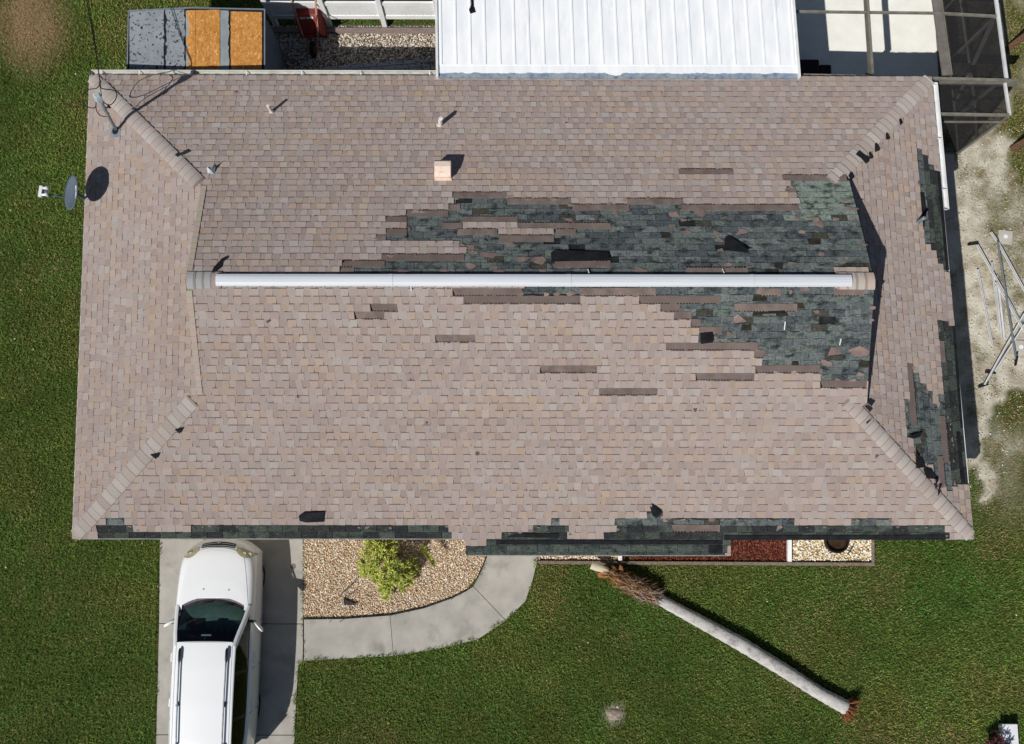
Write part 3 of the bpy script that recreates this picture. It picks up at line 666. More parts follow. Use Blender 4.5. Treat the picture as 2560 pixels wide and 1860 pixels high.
def blackbit(pl, side, n=.058): 
    flap(side, pl, n, n+.004, 'torn_cap')
for pl, sd in (([(2242, 302), (2246, 298), (2252, 311), (2245, 316)], 'right'), ([(2209, 336), (2212, 334), (2220, 350), (2210, 352)], 'right'), ([(2182, 362), (2186, 360), (2195, 378), (2182, 383)], 'right'),
               ([(2134, 388), (2142, 380), (2164, 394), (2168, 406), (2160, 412), (2148, 398)], 'right'), ([(2167, 384), (2170, 382), (2178, 398), (2168, 400)], 'right'), ([(2116, 441), (2121, 432), (2131, 446), (2122, 453)], 'right'),
               ([(442, 389), (452, 382), (460, 388), (449, 395)], 'left'), ([(378, 1134), (401, 1131), (393, 1146)], 'front'), ([(439, 1072), (459, 1068), (452, 1082)], 'front'),
               ([(2157, 1012), (2172, 1028), (2180, 1018), (2168, 1010)], 'front'), ([(2162, 1055), (2178, 1045), (2164, 1058)], 'front'), ([(2331, 1205), (2337, 1204), (2342, 1212), (2336, 1222)], 'front'), ([(2341, 1220), (2350, 1222), (2342, 1238)], 'front')):
    blackbit(pl, sd)
def rcap(x0, x1, n0, n1, col, wd_=.16):
    return cap((x0, 0), (x1, 0), (0, 1), wd_, n0, n1, col, 'ridge_cap', hfun=lambda x, y: HE+TP*(D/2-abs(y)))
def rx(px): return onslope('front', px, 700)[0]
x = -W/2+GL
for i in range(4): rcap(x, x+.17, .02+.004*i, .03, random.choice((lin(168, 168, 168), lin(160, 160, 160))) if i < 3 else lin(158, 144, 138)); x += .155
x = W/2-GR
for i in range(4): rcap(x, x-.19, .02+.004*i, .03, random.choice((lin(180, 162, 154), lin(176, 168, 160)))); x -= .17
# rake edging on the gables
for side in ('front', 'back'):
    for ue, col in ((-W/2+GL, lin(172, 160, 148)), (W/2-GR, lin(88, 92, 92))):
        if ue > 0: continue
        for j in range(16):
            va = GL+(D/2-.18-GL)*j/16; vb = GL+(D/2-.18-GL)*(j+1)/16
            m_ = MB(); m_.add(tabverts(side, [(ue-.015, va+.003), (ue+.09, va+.003), (ue+.09, vb), (ue-.015, vb)], .029, .024, .005), TABF, 0, tuple(random.uniform(.95, 1.05)*c for c in col)); m_.build('rake_shingle', M['cap'], roof, tint=True)

# ridge vent in four lengths
vx = [rx(541), rx(977), rx(1422), rx(1878), rx(2128)]
rv = None
HR = HE+TP*D/2
for i in range(4):
    m_ = MB(); prof = [(-.118, -.045), (-.100, -.002), (-.05, .018), (0, .022), (.05, .018), (.100, -.002), (.118, -.045)]
    a, b = vx[i]+.004, vx[i+1]-.004
    rows = [[hw(xx, y, HR+.045+z) for y, z in prof] for xx in (a, b)]
    m_.grid(rows, flip=True)
    for xx, fl in ((a, 1), (b, -1)):
        pr = [hw(xx, y, HR+.045+z) for y, z in prof]; m_.add(pr, [tuple(range(7))[::fl]])
    o = m_.build('ridge_vent', M['ventwhite'], roof)
    if i < 3:
        m_ = MB(); rows = [[hw(xx, y*1.02, HR+.051+z) for y, z in prof] for xx in (b-.035, b+.045)]; m_.grid(rows, flip=True); m_.build('vent_joint', M['ventwhite'], roof)
    m_ = MB(); xx = a+.1
    while xx < b:
        m_.box(hw(xx, -.121, HR+.004), (.018, .008, .012)); m_.box(hw(xx, .121, HR+.004), (.018, .008, .012)); xx += .235
    tag(m_.build('vent_clip', M['plastic'], roof), kind='stuff')
# broken nails/slivers on the roof (white bits)
for sd, a, b in (('front', (1962, 803), (1959, 824)), ('front', (2101, 846), (2097, 862)), ('front', (1027, 711), (1029, 727)), ('back', (1805, 674), (1809, 685)), ('back', (1469, 675), (1472, 686))):
    p, q = slope(sd, *onslope(sd, *a), .03), slope(sd, *onslope(sd, *b), .04); m_ = MB(); m_.beam(p, q, .018, .008); m_.build('metal_sliver', M['white'], roof)

# ------------------------------------------------------------------ gutters
def gutter(name, a, b, out, hangers):
    a = np.array(a); b = np.array(b); out = np.array(out, float); d = (b-a)/np.linalg.norm(b-a)
    prof = [(0.006, .0), (.006, -.085), (.09, -.085), (.118, -.03), (.118, .004), (.104, .004), (.104, -.026), (.084, -.074), (.014, -.074), (.014, 0)]
    m_ = MB(); rows = [[p+out*o+np.array([0, 0, z]) for o, z in prof+prof[:1]] for p in (a, b)]
    n = len(prof)+1; vs = rows[0]+rows[1]; fs = [(i, i+1, n+i+1, n+i) for i in range(n-1)]
    base = len(m_.v); m_.add(vs, fs); m_.m = [1 if 5 <= i <= 8 else 0 for i in range(n-1)]
    for p in (a, b): m_.add([p+out*o+np.array([0, 0, z]) for o, z in prof[:5]], [(0, 1, 2, 3, 4)])
    g_ = m_.build(name, [M['white'], M['gutter']], house)
    for h in hangers:
        p = a+(b-a)*h; q = MB(); q.beam(p+out*.0+[0, 0, .002], p+out*.115+[0, 0, .006], .02, .006); q.build('gutter_hanger', M['white'], g_)
    return g_
xg1 = onslope('back', 1091, 196)[0]
gutter('gutter', hw(-W/2, D/2+.022, HE-.03), hw(xg1, D/2+.022, HE-.03), (0, 1, 0), [.03, .14, .29, .45, .61, .78, .98])
ya, yb = onslope('right', 2333, 205)[0], onslope('right', 2364, 522)[0]
gr_ = gutter('gutter', hw(W/2+.022, ya, HE-.03), hw(W/2+.022, yb, HE-.03), (1, -0, 0), [.02, .45, .85])
gr_.data.materials[1] = M['white']

# ------------------------------------------------------------------ roof fittings
def vent_pipe(side, base, r, h, name='vent_pipe', mt='pvc', tilt=(0, 0)):
    u, v = onslope(side, *base); b = slope(side, u, v); t = np.array([tilt[0]*h, tilt[1]*h, h])
    m_ = MB(); m_.tube([b-[0, 0, .02], b+t*.35, b+t], r, 16, cap=False); 
    inner = [b+t, b+t*.999, b+t*.6]; m_.tube([b+t, b+t+[0, 0, .001], b+t*.6], [r, r*.72, r*.70], 16, cap=False)
    o = m_.build(name, M[mt], house, smooth=True)
    q = MB(); q.tube([b-[0, 0, .03], b+[0, 0, .05], b+[0, 0, .09]], [r*1.75, r*1.35, r*1.06], 16, cap=False); q.build('boot', M[mt], o, smooth=True)
    q = MB(); q.tube([b+t*.58, b+t*.6], r*.71, 12); q.build('bore', M['dark'], o)
    return o
vent_pipe('back', (680, 280), .032, .30); vent_pipe('back', (1100, 312), .045, .30, tilt=(.12, 0))
vent_pipe('right', (2293, 556), .036, .30, mt='steel')
# hooded exhaust
u, v = onslope('back', 1108, 447); b = slope('back', u, v)
ho = MB(); ww = .155
prof = [(-.0, .02), (-.01, .14), (.05, .20), (.17, .225), (.28, .20), (.33, .13)]
rows = [[b+np.array([sx*ww*(1 if j else .98), y, z]) for j, (y, z) in enumerate(prof)] for sx in (-1, 1)]
ho.grid(rows, flip=True)
for r in rows: ho.add(r+[b+np.array([r[0][0]-b[0], .33, -.11]), b+np.array([r[0][0]-b[0], 0, -.02])], [tuple(range(8))])
vh = ho.build('exhaust_hood', M['hood'], house)
q = MB(); P = [slope('back', *onslope('back', x, y), .024) for x, y in ((1086, 408), (1130, 408), (1130, 454), (1086, 454))]; q.plate(P, .004); q.build('hood_flange', M['hood'], vh)
# small bent vent near the left hip
b = slope('back', *onslope('back', 531, 426)); q = MB()
q.add([b+np.array(p) for p in ((-.075, -.09, .03), (.06, -.1, .03), (.075, .06, .06), (-.02, .02, .07), (-.07, .03, .13), (.09, .08, .15), (.0, -.03, .09))], [(0, 1, 6), (1, 2, 6), (2, 5, 6), (5, 3, 6), (3, 4, 6), (4, 0, 6), (2, 3, 5)]); o = q.build('bent_vent', M['steel'], house)
q = MB(); q.tube([b-[0, 0, .02], b+[0, 0, .06]], .05, 12); q.build('vent_collar', M['white'], o)
# loose dark strip and chip of shingle lying on the roof: things of their own
def loose(name, side, pl, n, label, curl=.0, mt='felt'):
    uv = [onslope(side, x, y) for x, y in pl]; c = slope(side, *uv[0], 0)
    top = [slope(side, u, v, n+(curl*((i % 3)/2))) for i, (u, v) in enumerate(uv)]; m_ = MB(); m_.plate(top, .006)
    return tag(m_.build(name, M[mt], None, org=c), label, 'shingle scrap')
loose('shingle_scrap', 'back', [(531, 683), (536, 672), (545, 664), (556, 649), (568, 645), (566, 653), (556, 660), (551, 674), (541, 682), (535, 686)], .045, 'black torn shingle strip lying at left end of white ridge vent', .02)

# ------------------------------------------------------------------ satellite dish at the left eave
def build_dish():
    zc = 2.92; c = Vector(at(177, 481, zc)); n = Vector((-.66, -.02, .75)).normalized()
    foot = Vector(hw(-W/2-.02, onslope('left', 214, 497)[0], HE-.08))
    T = thing('satellite_dish', 'grey satellite dish on curved arm fixed to the left eave', 'satellite dish', foot)
    ax = Vector((0, 1, 0)); yx = (ax-n*ax.dot(n)).normalized(); yx = Matrix.Rotation(math.radians(6), 3, n) @ yx; xx = yx.cross(n)   # yx long axis
    RA, RB = .355, .30
    def P(r, a, off=0.0):
        return c+yx*(RA*r*math.cos(a))+xx*(RB*r*math.sin(a))-n*(.07*(1-r*r))+n*off
    m_ = MB(); K = 40; R_ = 7
    rings = [[P(i/R_, 2*math.pi*j/K) for j in range(K)] for i in range(1, R_+1)]
    vs = [P(0, 0)]+[p for r in rings for p in r]; fs = [(0, 1+j, 1+(j+1) % K) for j in range(K)]
    for i in range(R_-1): fs += [(1+i*K+j, 1+(i+1)*K+j, 1+(i+1)*K+(j+1) % K, 1+i*K+(j+1) % K) for j in range(K)]
    m_.add(vs, fs); nb = len(vs); m_.add([v-n*.014 for v in vs], [f[::-1] for f in fs])
    m_.f += [(1+(R_-1)*K+j, 1+(R_-1)*K+nb+j, 1+(R_-1)*K+nb+(j+1) % K, 1+(R_-1)*K+(j+1) % K) for j in range(K)]; m_.m += [0]*K
    m_.build('reflector', M['dish'], T, smooth=True)
    # lettering, printed on the face, reading down the dish
    cu = bpy.data.curves.new('lettering', 'FONT'); cu.body = 'dish'; cu.size = .155; cu.align_x = 'CENTER'; cu.align_y = 'CENTER'; cu.extrude = .0; cu.space_character = 1.12; cu.offset = .0035
    o = bpy.data.objects.new('tmp', cu); COL.objects.link(o); dg = bpy.context.evaluated_depsgraph_get(); me = bpy.data.meshes.new_from_object(o.evaluated_get(dg)); bpy.data.objects.remove(o)
    m2 = MB(); ex = -yx; ey = -xx if (-xx).dot(Vector((1, 0, 0))) > 0 else xx     # text runs towards the bottom of the photo
    def face(u, w):
        r2 = (u/RA)**2+(w/RB)**2; return c+ex*u+ey*w-n*(.07*(1-r2))+n*.006
    vs = [face(v.co.x+.015, v.co.y+.12) for v in me.vertices]; m2.add(vs, [tuple(p.vertices) for p in me.polygons]); m2.build('lettering', M['dishtext'], T)
    low = P(.98, math.pi/2 if P(1, math.pi/2).z < P(1, -math.pi/2).z else -math.pi/2)
    lnb = Vector(at(119, 486, zc+.02))
    q = MB(); q.tube([c-n*.1, low-n*.06, low+(lnb-low)*.45-Vector((0, 0, .02)), lnb], .019, 8); q.build('feed_arm', M['dish'], T, smooth=True)
    q = MB(); d_ = (c-lnb).normalized(); s_ = Vector((0, 1, 0)); 
    q.box(lnb+Vector((-.12, .05, .03)), (.06, .22, .06), math.radians(-4)); L = q.build('feed_head', M['white'], T)
    for sgn, off in ((1, .12), (-1, -.015)):
        k = lnb+Vector((-.04, off, .035)); q = MB(); q.tube([k-d_*.07, k-d_*.0, k+d_*.06], [.022, .026, .055], 14); q.build('feed_horn', M['white'], L, smooth=True)
    q = MB(); q.box(lnb+Vector((-.06, .05, .0)), (.09, .1, .04)); q.build('feed_bracket', M['dish'], L)
    q = MB(); mid = Vector(at(205, 491, 2.55)); q.tube([c-n*.09, c-n*.2+Vector((.03, -.02, -.05)), mid, foot+Vector((-.02, 0, .06)), foot-Vector((0, 0, .05))], .024, 10); q.build('mount_arm', M['dish'], T, smooth=True)
    q = MB(); q.box(foot+Vector((-.012, 0, -.02)), (.02, .14, .16)); q.build('foot_plate', M['dish'], T)
    q = MB(); q.tube([c-n*.07, c-n*.13], .07, 12); q.build('bracket', M['dish'], T)
build_dish()

# ------------------------------------------------------------------ service mast and cables
def build_mast():
    b = slope('left', *onslope('left', 291, 328)); z1 = 3.92
    top = at(248, 247, z1); top = np.array(top)
    T = thing('service_mast', 'leaning grey steel service mast with weatherhead on the roof corner', 'service mast', b)
    d = (top-b); q = MB(); q.tube([b-[0, 0, .05], b+d*.5, top], .034, 14); q.build('pipe', M['steel'], T, smooth=True)
    q = MB(); q.tube([b-[0, 0, .04], b+[0, 0, .03], b+[0, 0, .08]], [.11, .07, .045], 16); q.build('boot', M['black'], T, smooth=True)
    q = MB(); P = [slope('left', onslope('left', 291, 330)[0]+x, onslope('left', 291, 330)[1]+y, .024) for x, y in ((-.12, -.12), (.1, -.12), (.1, .12), (-.12, .12))]; q.plate(P, .004); q.build('flange', M['steel'], T)
    dn = Vector(d).normalized(); s_ = Vector((0, 0, 1)).cross(dn).normalized(); Mx = Matrix((s_, s_.cross(dn)*-1, dn)).transposed()
    q = MB()
    hp = [(-.055, -.05), (.055, -.05), (.062, .03), (.045, .075), (-.045, .075), (-.062, .03)]
    for zz, k in ((-.07, .85), (.05, 1.0), (.12, .85)): pass
    rings = [[Vector(top)+s_*x*k+Mx.col[1]*y*k+dn*zz for x, y in hp] for zz, k in ((-.08, .8), (.03, 1.05), (.13, 1.0), (.17, .7))]
    m_ = MB(); vs = [p for r in rings for p in r]; m_.add(vs, [(i*6+j, i*6+(j+1) % 6, (i+1)*6+(j+1) % 6, (i+1)*6+j) for i in range(3) for j in range(6)]+[tuple(range(6))[::-1], tuple(range(18, 24))]); m_.build('weatherhead', M['headgrey'], T)
    for f in (.55, .72): 
        q = MB(); q.tube([b+d*f-d*.012, b+d*f+d*.012], .042, 12); q.build('clamp', M['steel'], T)
    q = MB(); k = b+d*.7; q.tube([k, k+np.array([.09, .04, .02])], .012, 8); q.tube([k+np.array([.09, .04, -.02]), k+np.array([.09, .04, .05])], .022, 8); q.build('insulator', M['plastic'], T)
    # overhead cables from the street, spliced just off the mast
    sp = np.array(at(249, 200, 3.68))
    far = [(at(217, 0, 3.36), at(205, -400, 3.5)), (at(221, 0, 3.40), at(213, -400, 3.6))]
    for i, (f0, f1) in enumerate(far[:2]):
        q = MB(); q.tube([sp+np.array([.01*i, 0, .02*i]), sp*.6+np.array(f0)*.4-[0, 0, .03], f0, f1], .009, 6)
        tag(q.build('overhead_cable', M['cable'], None, org=sp, smooth=True), ('black overhead cable nearest the shed, running to the roof corner', 'black overhead cable on the lawn side, running to the roof corner')[1-i], 'cable', 'overhead cables')
    def drop(name, pts, r, label):
        P = [np.array(at(x, y, z)) for x, y, z in pts]; dense = []
        for i in range(len(P)-1):
            p0 = P[max(i-1, 0)]; p1 = P[i]; p2 = P[i+1]; p3 = P[min(i+2, len(P)-1)]
            for t in np.arange(0, 1, .2): dense.append(.5*((2*p1)+(-p0+p2)*t+(2*p0-5*p1+4*p2-p3)*t*t+(-p0+3*p1-3*p2+p3)*t**3))
        dense.append(P[-1]); q = MB(); q.tube(dense, r, 6); tag(q.build(name, M['cable'], None, org=P[0], smooth=True), label, 'cable')
    drop('drip_loop', [(250, 200, 3.68), (249, 215, 3.7), (258, 222, 3.55), (285, 226, 3.45), (292, 236, 3.42), (288, 250, 3.4), (276, 262, 3.5), (262, 258, 3.7), (254, 248, 3.88)], .010, 'black cable looping right of the weatherhead')
    drop('drip_loop', [(250, 200, 3.68), (247, 214, 3.7), (240, 221, 3.6), (222, 224, 3.5), (208, 235, 3.4), (210, 255, 3.35), (222, 268, 3.3), (238, 268, 3.4), (240, 250, 3.75), (238, 243, 3.92)], .009, 'black cable looping left of the weatherhead over the roof edge')
    drop('drip_loop', [(240, 258, 3.75), (241, 275, 3.45), (250, 288, 3.3), (262, 291, 3.2), (271, 290, 3.2)], .009, 'short black cable loop beside the mast pipe')
    drop('drip_loop', [(252, 202, 3.68), (252, 225, 3.7), (254, 240, 3.86)], .008, 'thin straight cable from splice to the weatherhead top')
build_mast()

# ------------------------------------------------------------------ paving and beds
def slabs(name, polys, z, th, mt):
    m0 = MB(); o = bpy.data.objects.new(name, None); COL.objects.link(o); ORG[o.name] = Vector((0, 0, 0)); tag(o, kind='structure')
    for pl in polys:
        m_ = MB(); m_.plate([np.array([*at(x, y, z)[:2], z]) for x, y in pl], th); m_.build('slab', M[mt], o)
    return o
slabs('driveway', [[(401, 1240), (757, 1240), (757, 1559), (398, 1558)], [(398, 1560), (757, 1561), (757, 1650), (745, 1666), (741, 1740), (736, 1837), (391, 1836)], [(391, 1838), (736, 1839), (731, 2100), (386, 2100)]], .03, .1, 'concrete')
slabs('walkway', [[(760, 1549), (860, 1548), (974.4, 1539), (983, 1640), (880, 1645), (760, 1652)],
                  [(975.6, 1539), (1060, 1521), (1130, 1496), (1166, 1478), (1183, 1466.6), (1264, 1552), (1193, 1599), (1090, 1623), (984.2, 1640)],
                  [(1184, 1465.6), (1197, 1442), (1214, 1402), (1221, 1380), (1238, 1250), (1352, 1250), (1346, 1392), (1331, 1452), (1313, 1503), (1265, 1551)]], .035, .1, 'concrete')
def area(name, pl, z, mt, kind='structure'):
    m_ = MB(); m_.plate([np.array([*at(x, y, z)[:2], z]) for x, y in pl], .06); return tag(m_.build(name, M[mt]), kind=kind)
area('gravel_bed', BED1, .012, 'gravelbase')
area('gravel_bed', [(1346, 1250), (1544, 1250), (1544, 1401), (1346, 1399)], .012, 'gravelbase')
area('mulch_bed', [(1556, 1250), (1967, 1250), (1967, 1403), (1556, 1401)], .012, 'mulchbase')
area('gravel_bed', [(1980, 1250), (2180, 1250), (2180, 1403), (1980, 1403)], .012, 'gravelbase')
area('gravel_yard', BACKYARD, .012, 'gravelgrey')
slabs('side_path', [SIDEPAD], .03, .1, 'concrete')
# bed dividers, edgings
for (x, y0, y1), lb in zip(((1550, 1300, 1401), (1974, 1300, 1404)), ('white divider board between pebble bed and mulch near the porch', 'white divider board between red mulch and pale pebble bed')):
    a = at(x, y0, .1); b = at(x, y1, .1); m_ = MB(); m_.beam([a[0], a[1], .06], [b[0], b[1], .06], .085, .12)
    tag(m_.build('bed_divider', M['vinyl'], None, org=(b[0], b[1], 0)), lb, 'edging')
m_ = MB(); a = at(1348, 1404, .05); b = at(2186, 1409, .05); n = int((b[0]-a[0])/.045)
for i in range(n):
    t = i/n; x = a[0]+(b[0]-a[0])*t; y = a[1]+(b[1]-a[1])*t; m_.tube([(x, y, -.02), (x, y, .085+random.uniform(-.008, .008))], .026, 7)
m_.beam([a[0], a[1]-.025, .035], [b[0], b[1]-.025, .035], .05, .07)
tag(m_.build('bed_edging', M['edging'], None, org=(a[0], a[1], 0)), 'scalloped grey-brown edging along the front beds', 'edging')
a = at(2184, 1330, .1); b = at(2184, 1408, .1); m_ = MB(); m_.beam([a[0], a[1], .04], [b[0], b[1], .04], .05, .1); tag(m_.build('bed_edging', M['timber'], None, org=(b[0], b[1], 0)), 'short wooden edging at the right end of the pebble bed', 'edging')
m_ = MB(); pts = [at(x, y, .03) for x, y in BED1[1:10]]
for i in range(len(pts)-1): m_.beam([*pts[i][:2], .03], [*pts[i+1][:2], .03], .012, .1)
tag(m_.build('bed_edging', M['plastic'], None, org=(*pts[0][:2], 0)), 'thin black strip edging curving between pebbles and walkway', 'edging')
m_ = MB(); c = at(2090, 1352, .06); K = 28; prof = [(.27, .0), (.27, .13), (.235, .13), (.235, .02)]
for k in range(len(prof)-1):
    (r0, z0), (r1, z1) = prof[k], prof[k+1]; m_.grid([[np.array([c[0]+r*math.cos(2*math.pi*j/K), c[1]+r*math.sin(2*math.pi*j/K), z]) for j in range(K+1)] for r, z in ((r0, z0), (r1, z1))], flip=True)
o = thing('tree_ring', 'dark round planting ring in the pale pebbles by the eave', 'edging', (c[0], c[1], 0)); m_.build('ring', M['plastic'], o)
m_ = MB(); m_.tube([(c[0], c[1], .0), (c[0], c[1], .05)], .235, 24); m_.build('soil', M['soil'], o)
m_ = MB(); p = at(2128, 1378, .05); m_.beam(at(2120, 1385, .03), at(2134, 1362, .05), .02, .02); tag(m_.build('stick', M['plastic'], None, org=p), 'short dark stick lying on the pale pebbles', 'stick')
m_ = MB(); c = at(733, 1416, .031); m_.tube([(c[0], c[1], .02), (c[0], c[1], .034)], .06, 20); tag(m_.build('clean_out_cap', M['edging'], None, org=c), 'round brown cap set in the driveway concrete', 'pipe cap')

# pebbles, chips
ICO = None
def ico():
    t = (1+5**.5)/2; v = np.array([(-1, t, 0), (1, t, 0), (-1, -t, 0), (1, -t, 0), (0, -1, t), (0, 1, t), (0, -1, -t), (0, 1, -t), (t, 0, -1), (t, 0, 1), (-t, 0, -1), (-t, 0, 1)])/1.902
    f = np.array([(0, 11, 5), (0, 5, 1), (0, 1, 7), (0, 7, 10), (0, 10, 11), (1, 5, 9), (5, 11, 4), (11, 10, 2), (10, 7, 6), (7, 1, 8), (3, 9, 4), (3, 4, 2), (3, 2, 6), (3, 6, 8), (3, 8, 9), (4, 9, 5), (2, 4, 11), (6, 2, 10), (8, 6, 7), (9, 8, 1)]); return v, f
IV, IF = ico()
def scatter(polys_px, dens, z=0.012):
    W_ = np.array([at(x, y, z)[:2] for x, y in polys_px]); lo = W_.min(0); hi = W_.max(0); n = int(np.prod(hi-lo)*dens)
    p = RNG.uniform(lo, hi, (n, 2)); return p[inpoly(p, [tuple(q) for q in W_])]
def pebbles(name, pl, dens, r, pal, w, label=None):
    p = scatter(pl, dens); n = len(p); rad = RNG.uniform(r[0], r[1], n); S = np.stack([rad*RNG.uniform(.8, 1.5, n), rad*RNG.uniform(.7, 1.1, n), rad*RNG.uniform(.5, .8, n)], -1)
    a = RNG.uniform(0, 6.28, n); V = IV[None]*S[:, None]; V = V*RNG.uniform(.85, 1.15, V.shape)
    ca, sa = np.cos(a)[:, None], np.sin(a)[:, None]; X = V[..., 0]*ca-V[..., 1]*sa+p[:, 0:1]; Y = V[..., 0]*sa+V[..., 1]*ca+p[:, 1:2]; Z = V[..., 2]+S[:, 2:3]*.5+.012+RNG.uniform(0, .012, n)[:, None]
    V = np.stack([X, Y, Z], -1).reshape(-1, 3); F = (IF[None]+(np.arange(n)*12)[:, None, None]).reshape(-1, 3)
    c = np.array(pal)[RNG.choice(len(pal), n, p=np.array(w)/sum(w))]*RNG.uniform(.8, 1.12, (n, 1)); t = np.repeat(c, 12, 0)
    return tag(fast_mesh(name, V, F, M['pebble'], tint=t), kind='stuff')
PB = [lin(230, 220, 202), lin(214, 190, 156), lin(194, 160, 124), lin(238, 232, 222), lin(166, 124, 96), lin(202, 172, 158), lin(220, 202, 164), lin(138, 112, 92)]
pebbles('pebbles', BED1, 2600, (.007, .018), PB, [5, 4, 3, 3, 2, 3, 3, 1.4])
pebbles('pebbles', [(1347, 1250), (1543, 1250), (1543, 1400), (1347, 1398)], 1400, (.013, .027), PB, [5, 4, 3, 4, 2, 2, 2, 1])
pebbles('pebbles', [(1981, 1250), (2179, 1250), (2179, 1402), (1981, 1402)], 1400, (.013, .028), [lin(232, 226, 208), lin(222, 206, 170), lin(206, 176, 126), lin(238, 236, 228), lin(170, 140, 100)], [5, 4, 3, 4, 1])
pebbles('yard_pebbles', [(664, 66), (1094, 66), (1094, 215), (655, 215)], 1500, (.012, .024), [lin(206, 198, 186), lin(180, 166, 148), lin(150, 132, 114), lin(224, 220, 212), lin(120, 108, 98), lin(172, 144, 122)], [5, 4, 3, 3, 2, 1.5])
pebbles('sand_pebbles', [(2385, 380), (2560, 300), (2560, 1000), (2490, 1250), (2440, 1250), (2410, 900)], 90, (.006, .017), [lin(226, 220, 206), lin(196, 180, 154), lin(150, 128, 100), lin(170, 146, 112)], [4, 3, 1, 1])
def chips(name, pl, dens, pal):
    p = scatter(pl, dens); n = len(p); L = RNG.uniform(.02, .06, n); w = RNG.uniform(.003, .007, n); a = RNG.uniform(0, 6.28, n); z = .016+RNG.uniform(0, .02, n); ti = RNG.uniform(-.35, .35, n)
    dx, dy = np.cos(a), np.sin(a); P = np.stack([p[:, 0], p[:, 1], z], -1); A = np.stack([dx*L, dy*L, ti*L], -1); B = np.stack([-dy*w, dx*w, np.zeros(n)], -1); C = np.array([0, 0, .006])
    V = np.stack([P-A-B, P+A-B, P+A+B, P-A+B, P-A-B-C, P+A-B-C, P+A+B-C, P-A+B-C], 1).reshape(-1, 3)
    f = np.array([(0, 1, 2, 3), (4, 5, 1, 0), (5, 6, 2, 1), (6, 7, 3, 2), (7, 4, 0, 3)]); F = (f[None]+(np.arange(n)*8)[:, None, None]).reshape(-1, 4)
    c = np.array(pal)[RNG.integers(0, len(pal), n)]*RNG.uniform(.7, 1.2, (n, 1)); return tag(fast_mesh(name, V, F, M['chips'], tint=np.repeat(c, 8, 0)), kind='stuff')
chips('mulch', [(1557, 1250), (1966, 1250), (1966, 1402), (1557, 1400)], 2600, [lin(110, 54, 44), lin(90, 44, 38), lin(126, 68, 54), lin(76, 38, 34), lin(150, 104, 80)])
chips('leaf_litter', [(2345, -100), (2490, -100), (2515, 200), (2520, 290), (2390, 372), (2350, 372)], 160, [lin(120, 84, 60), lin(92, 66, 50), lin(140, 110, 80)])

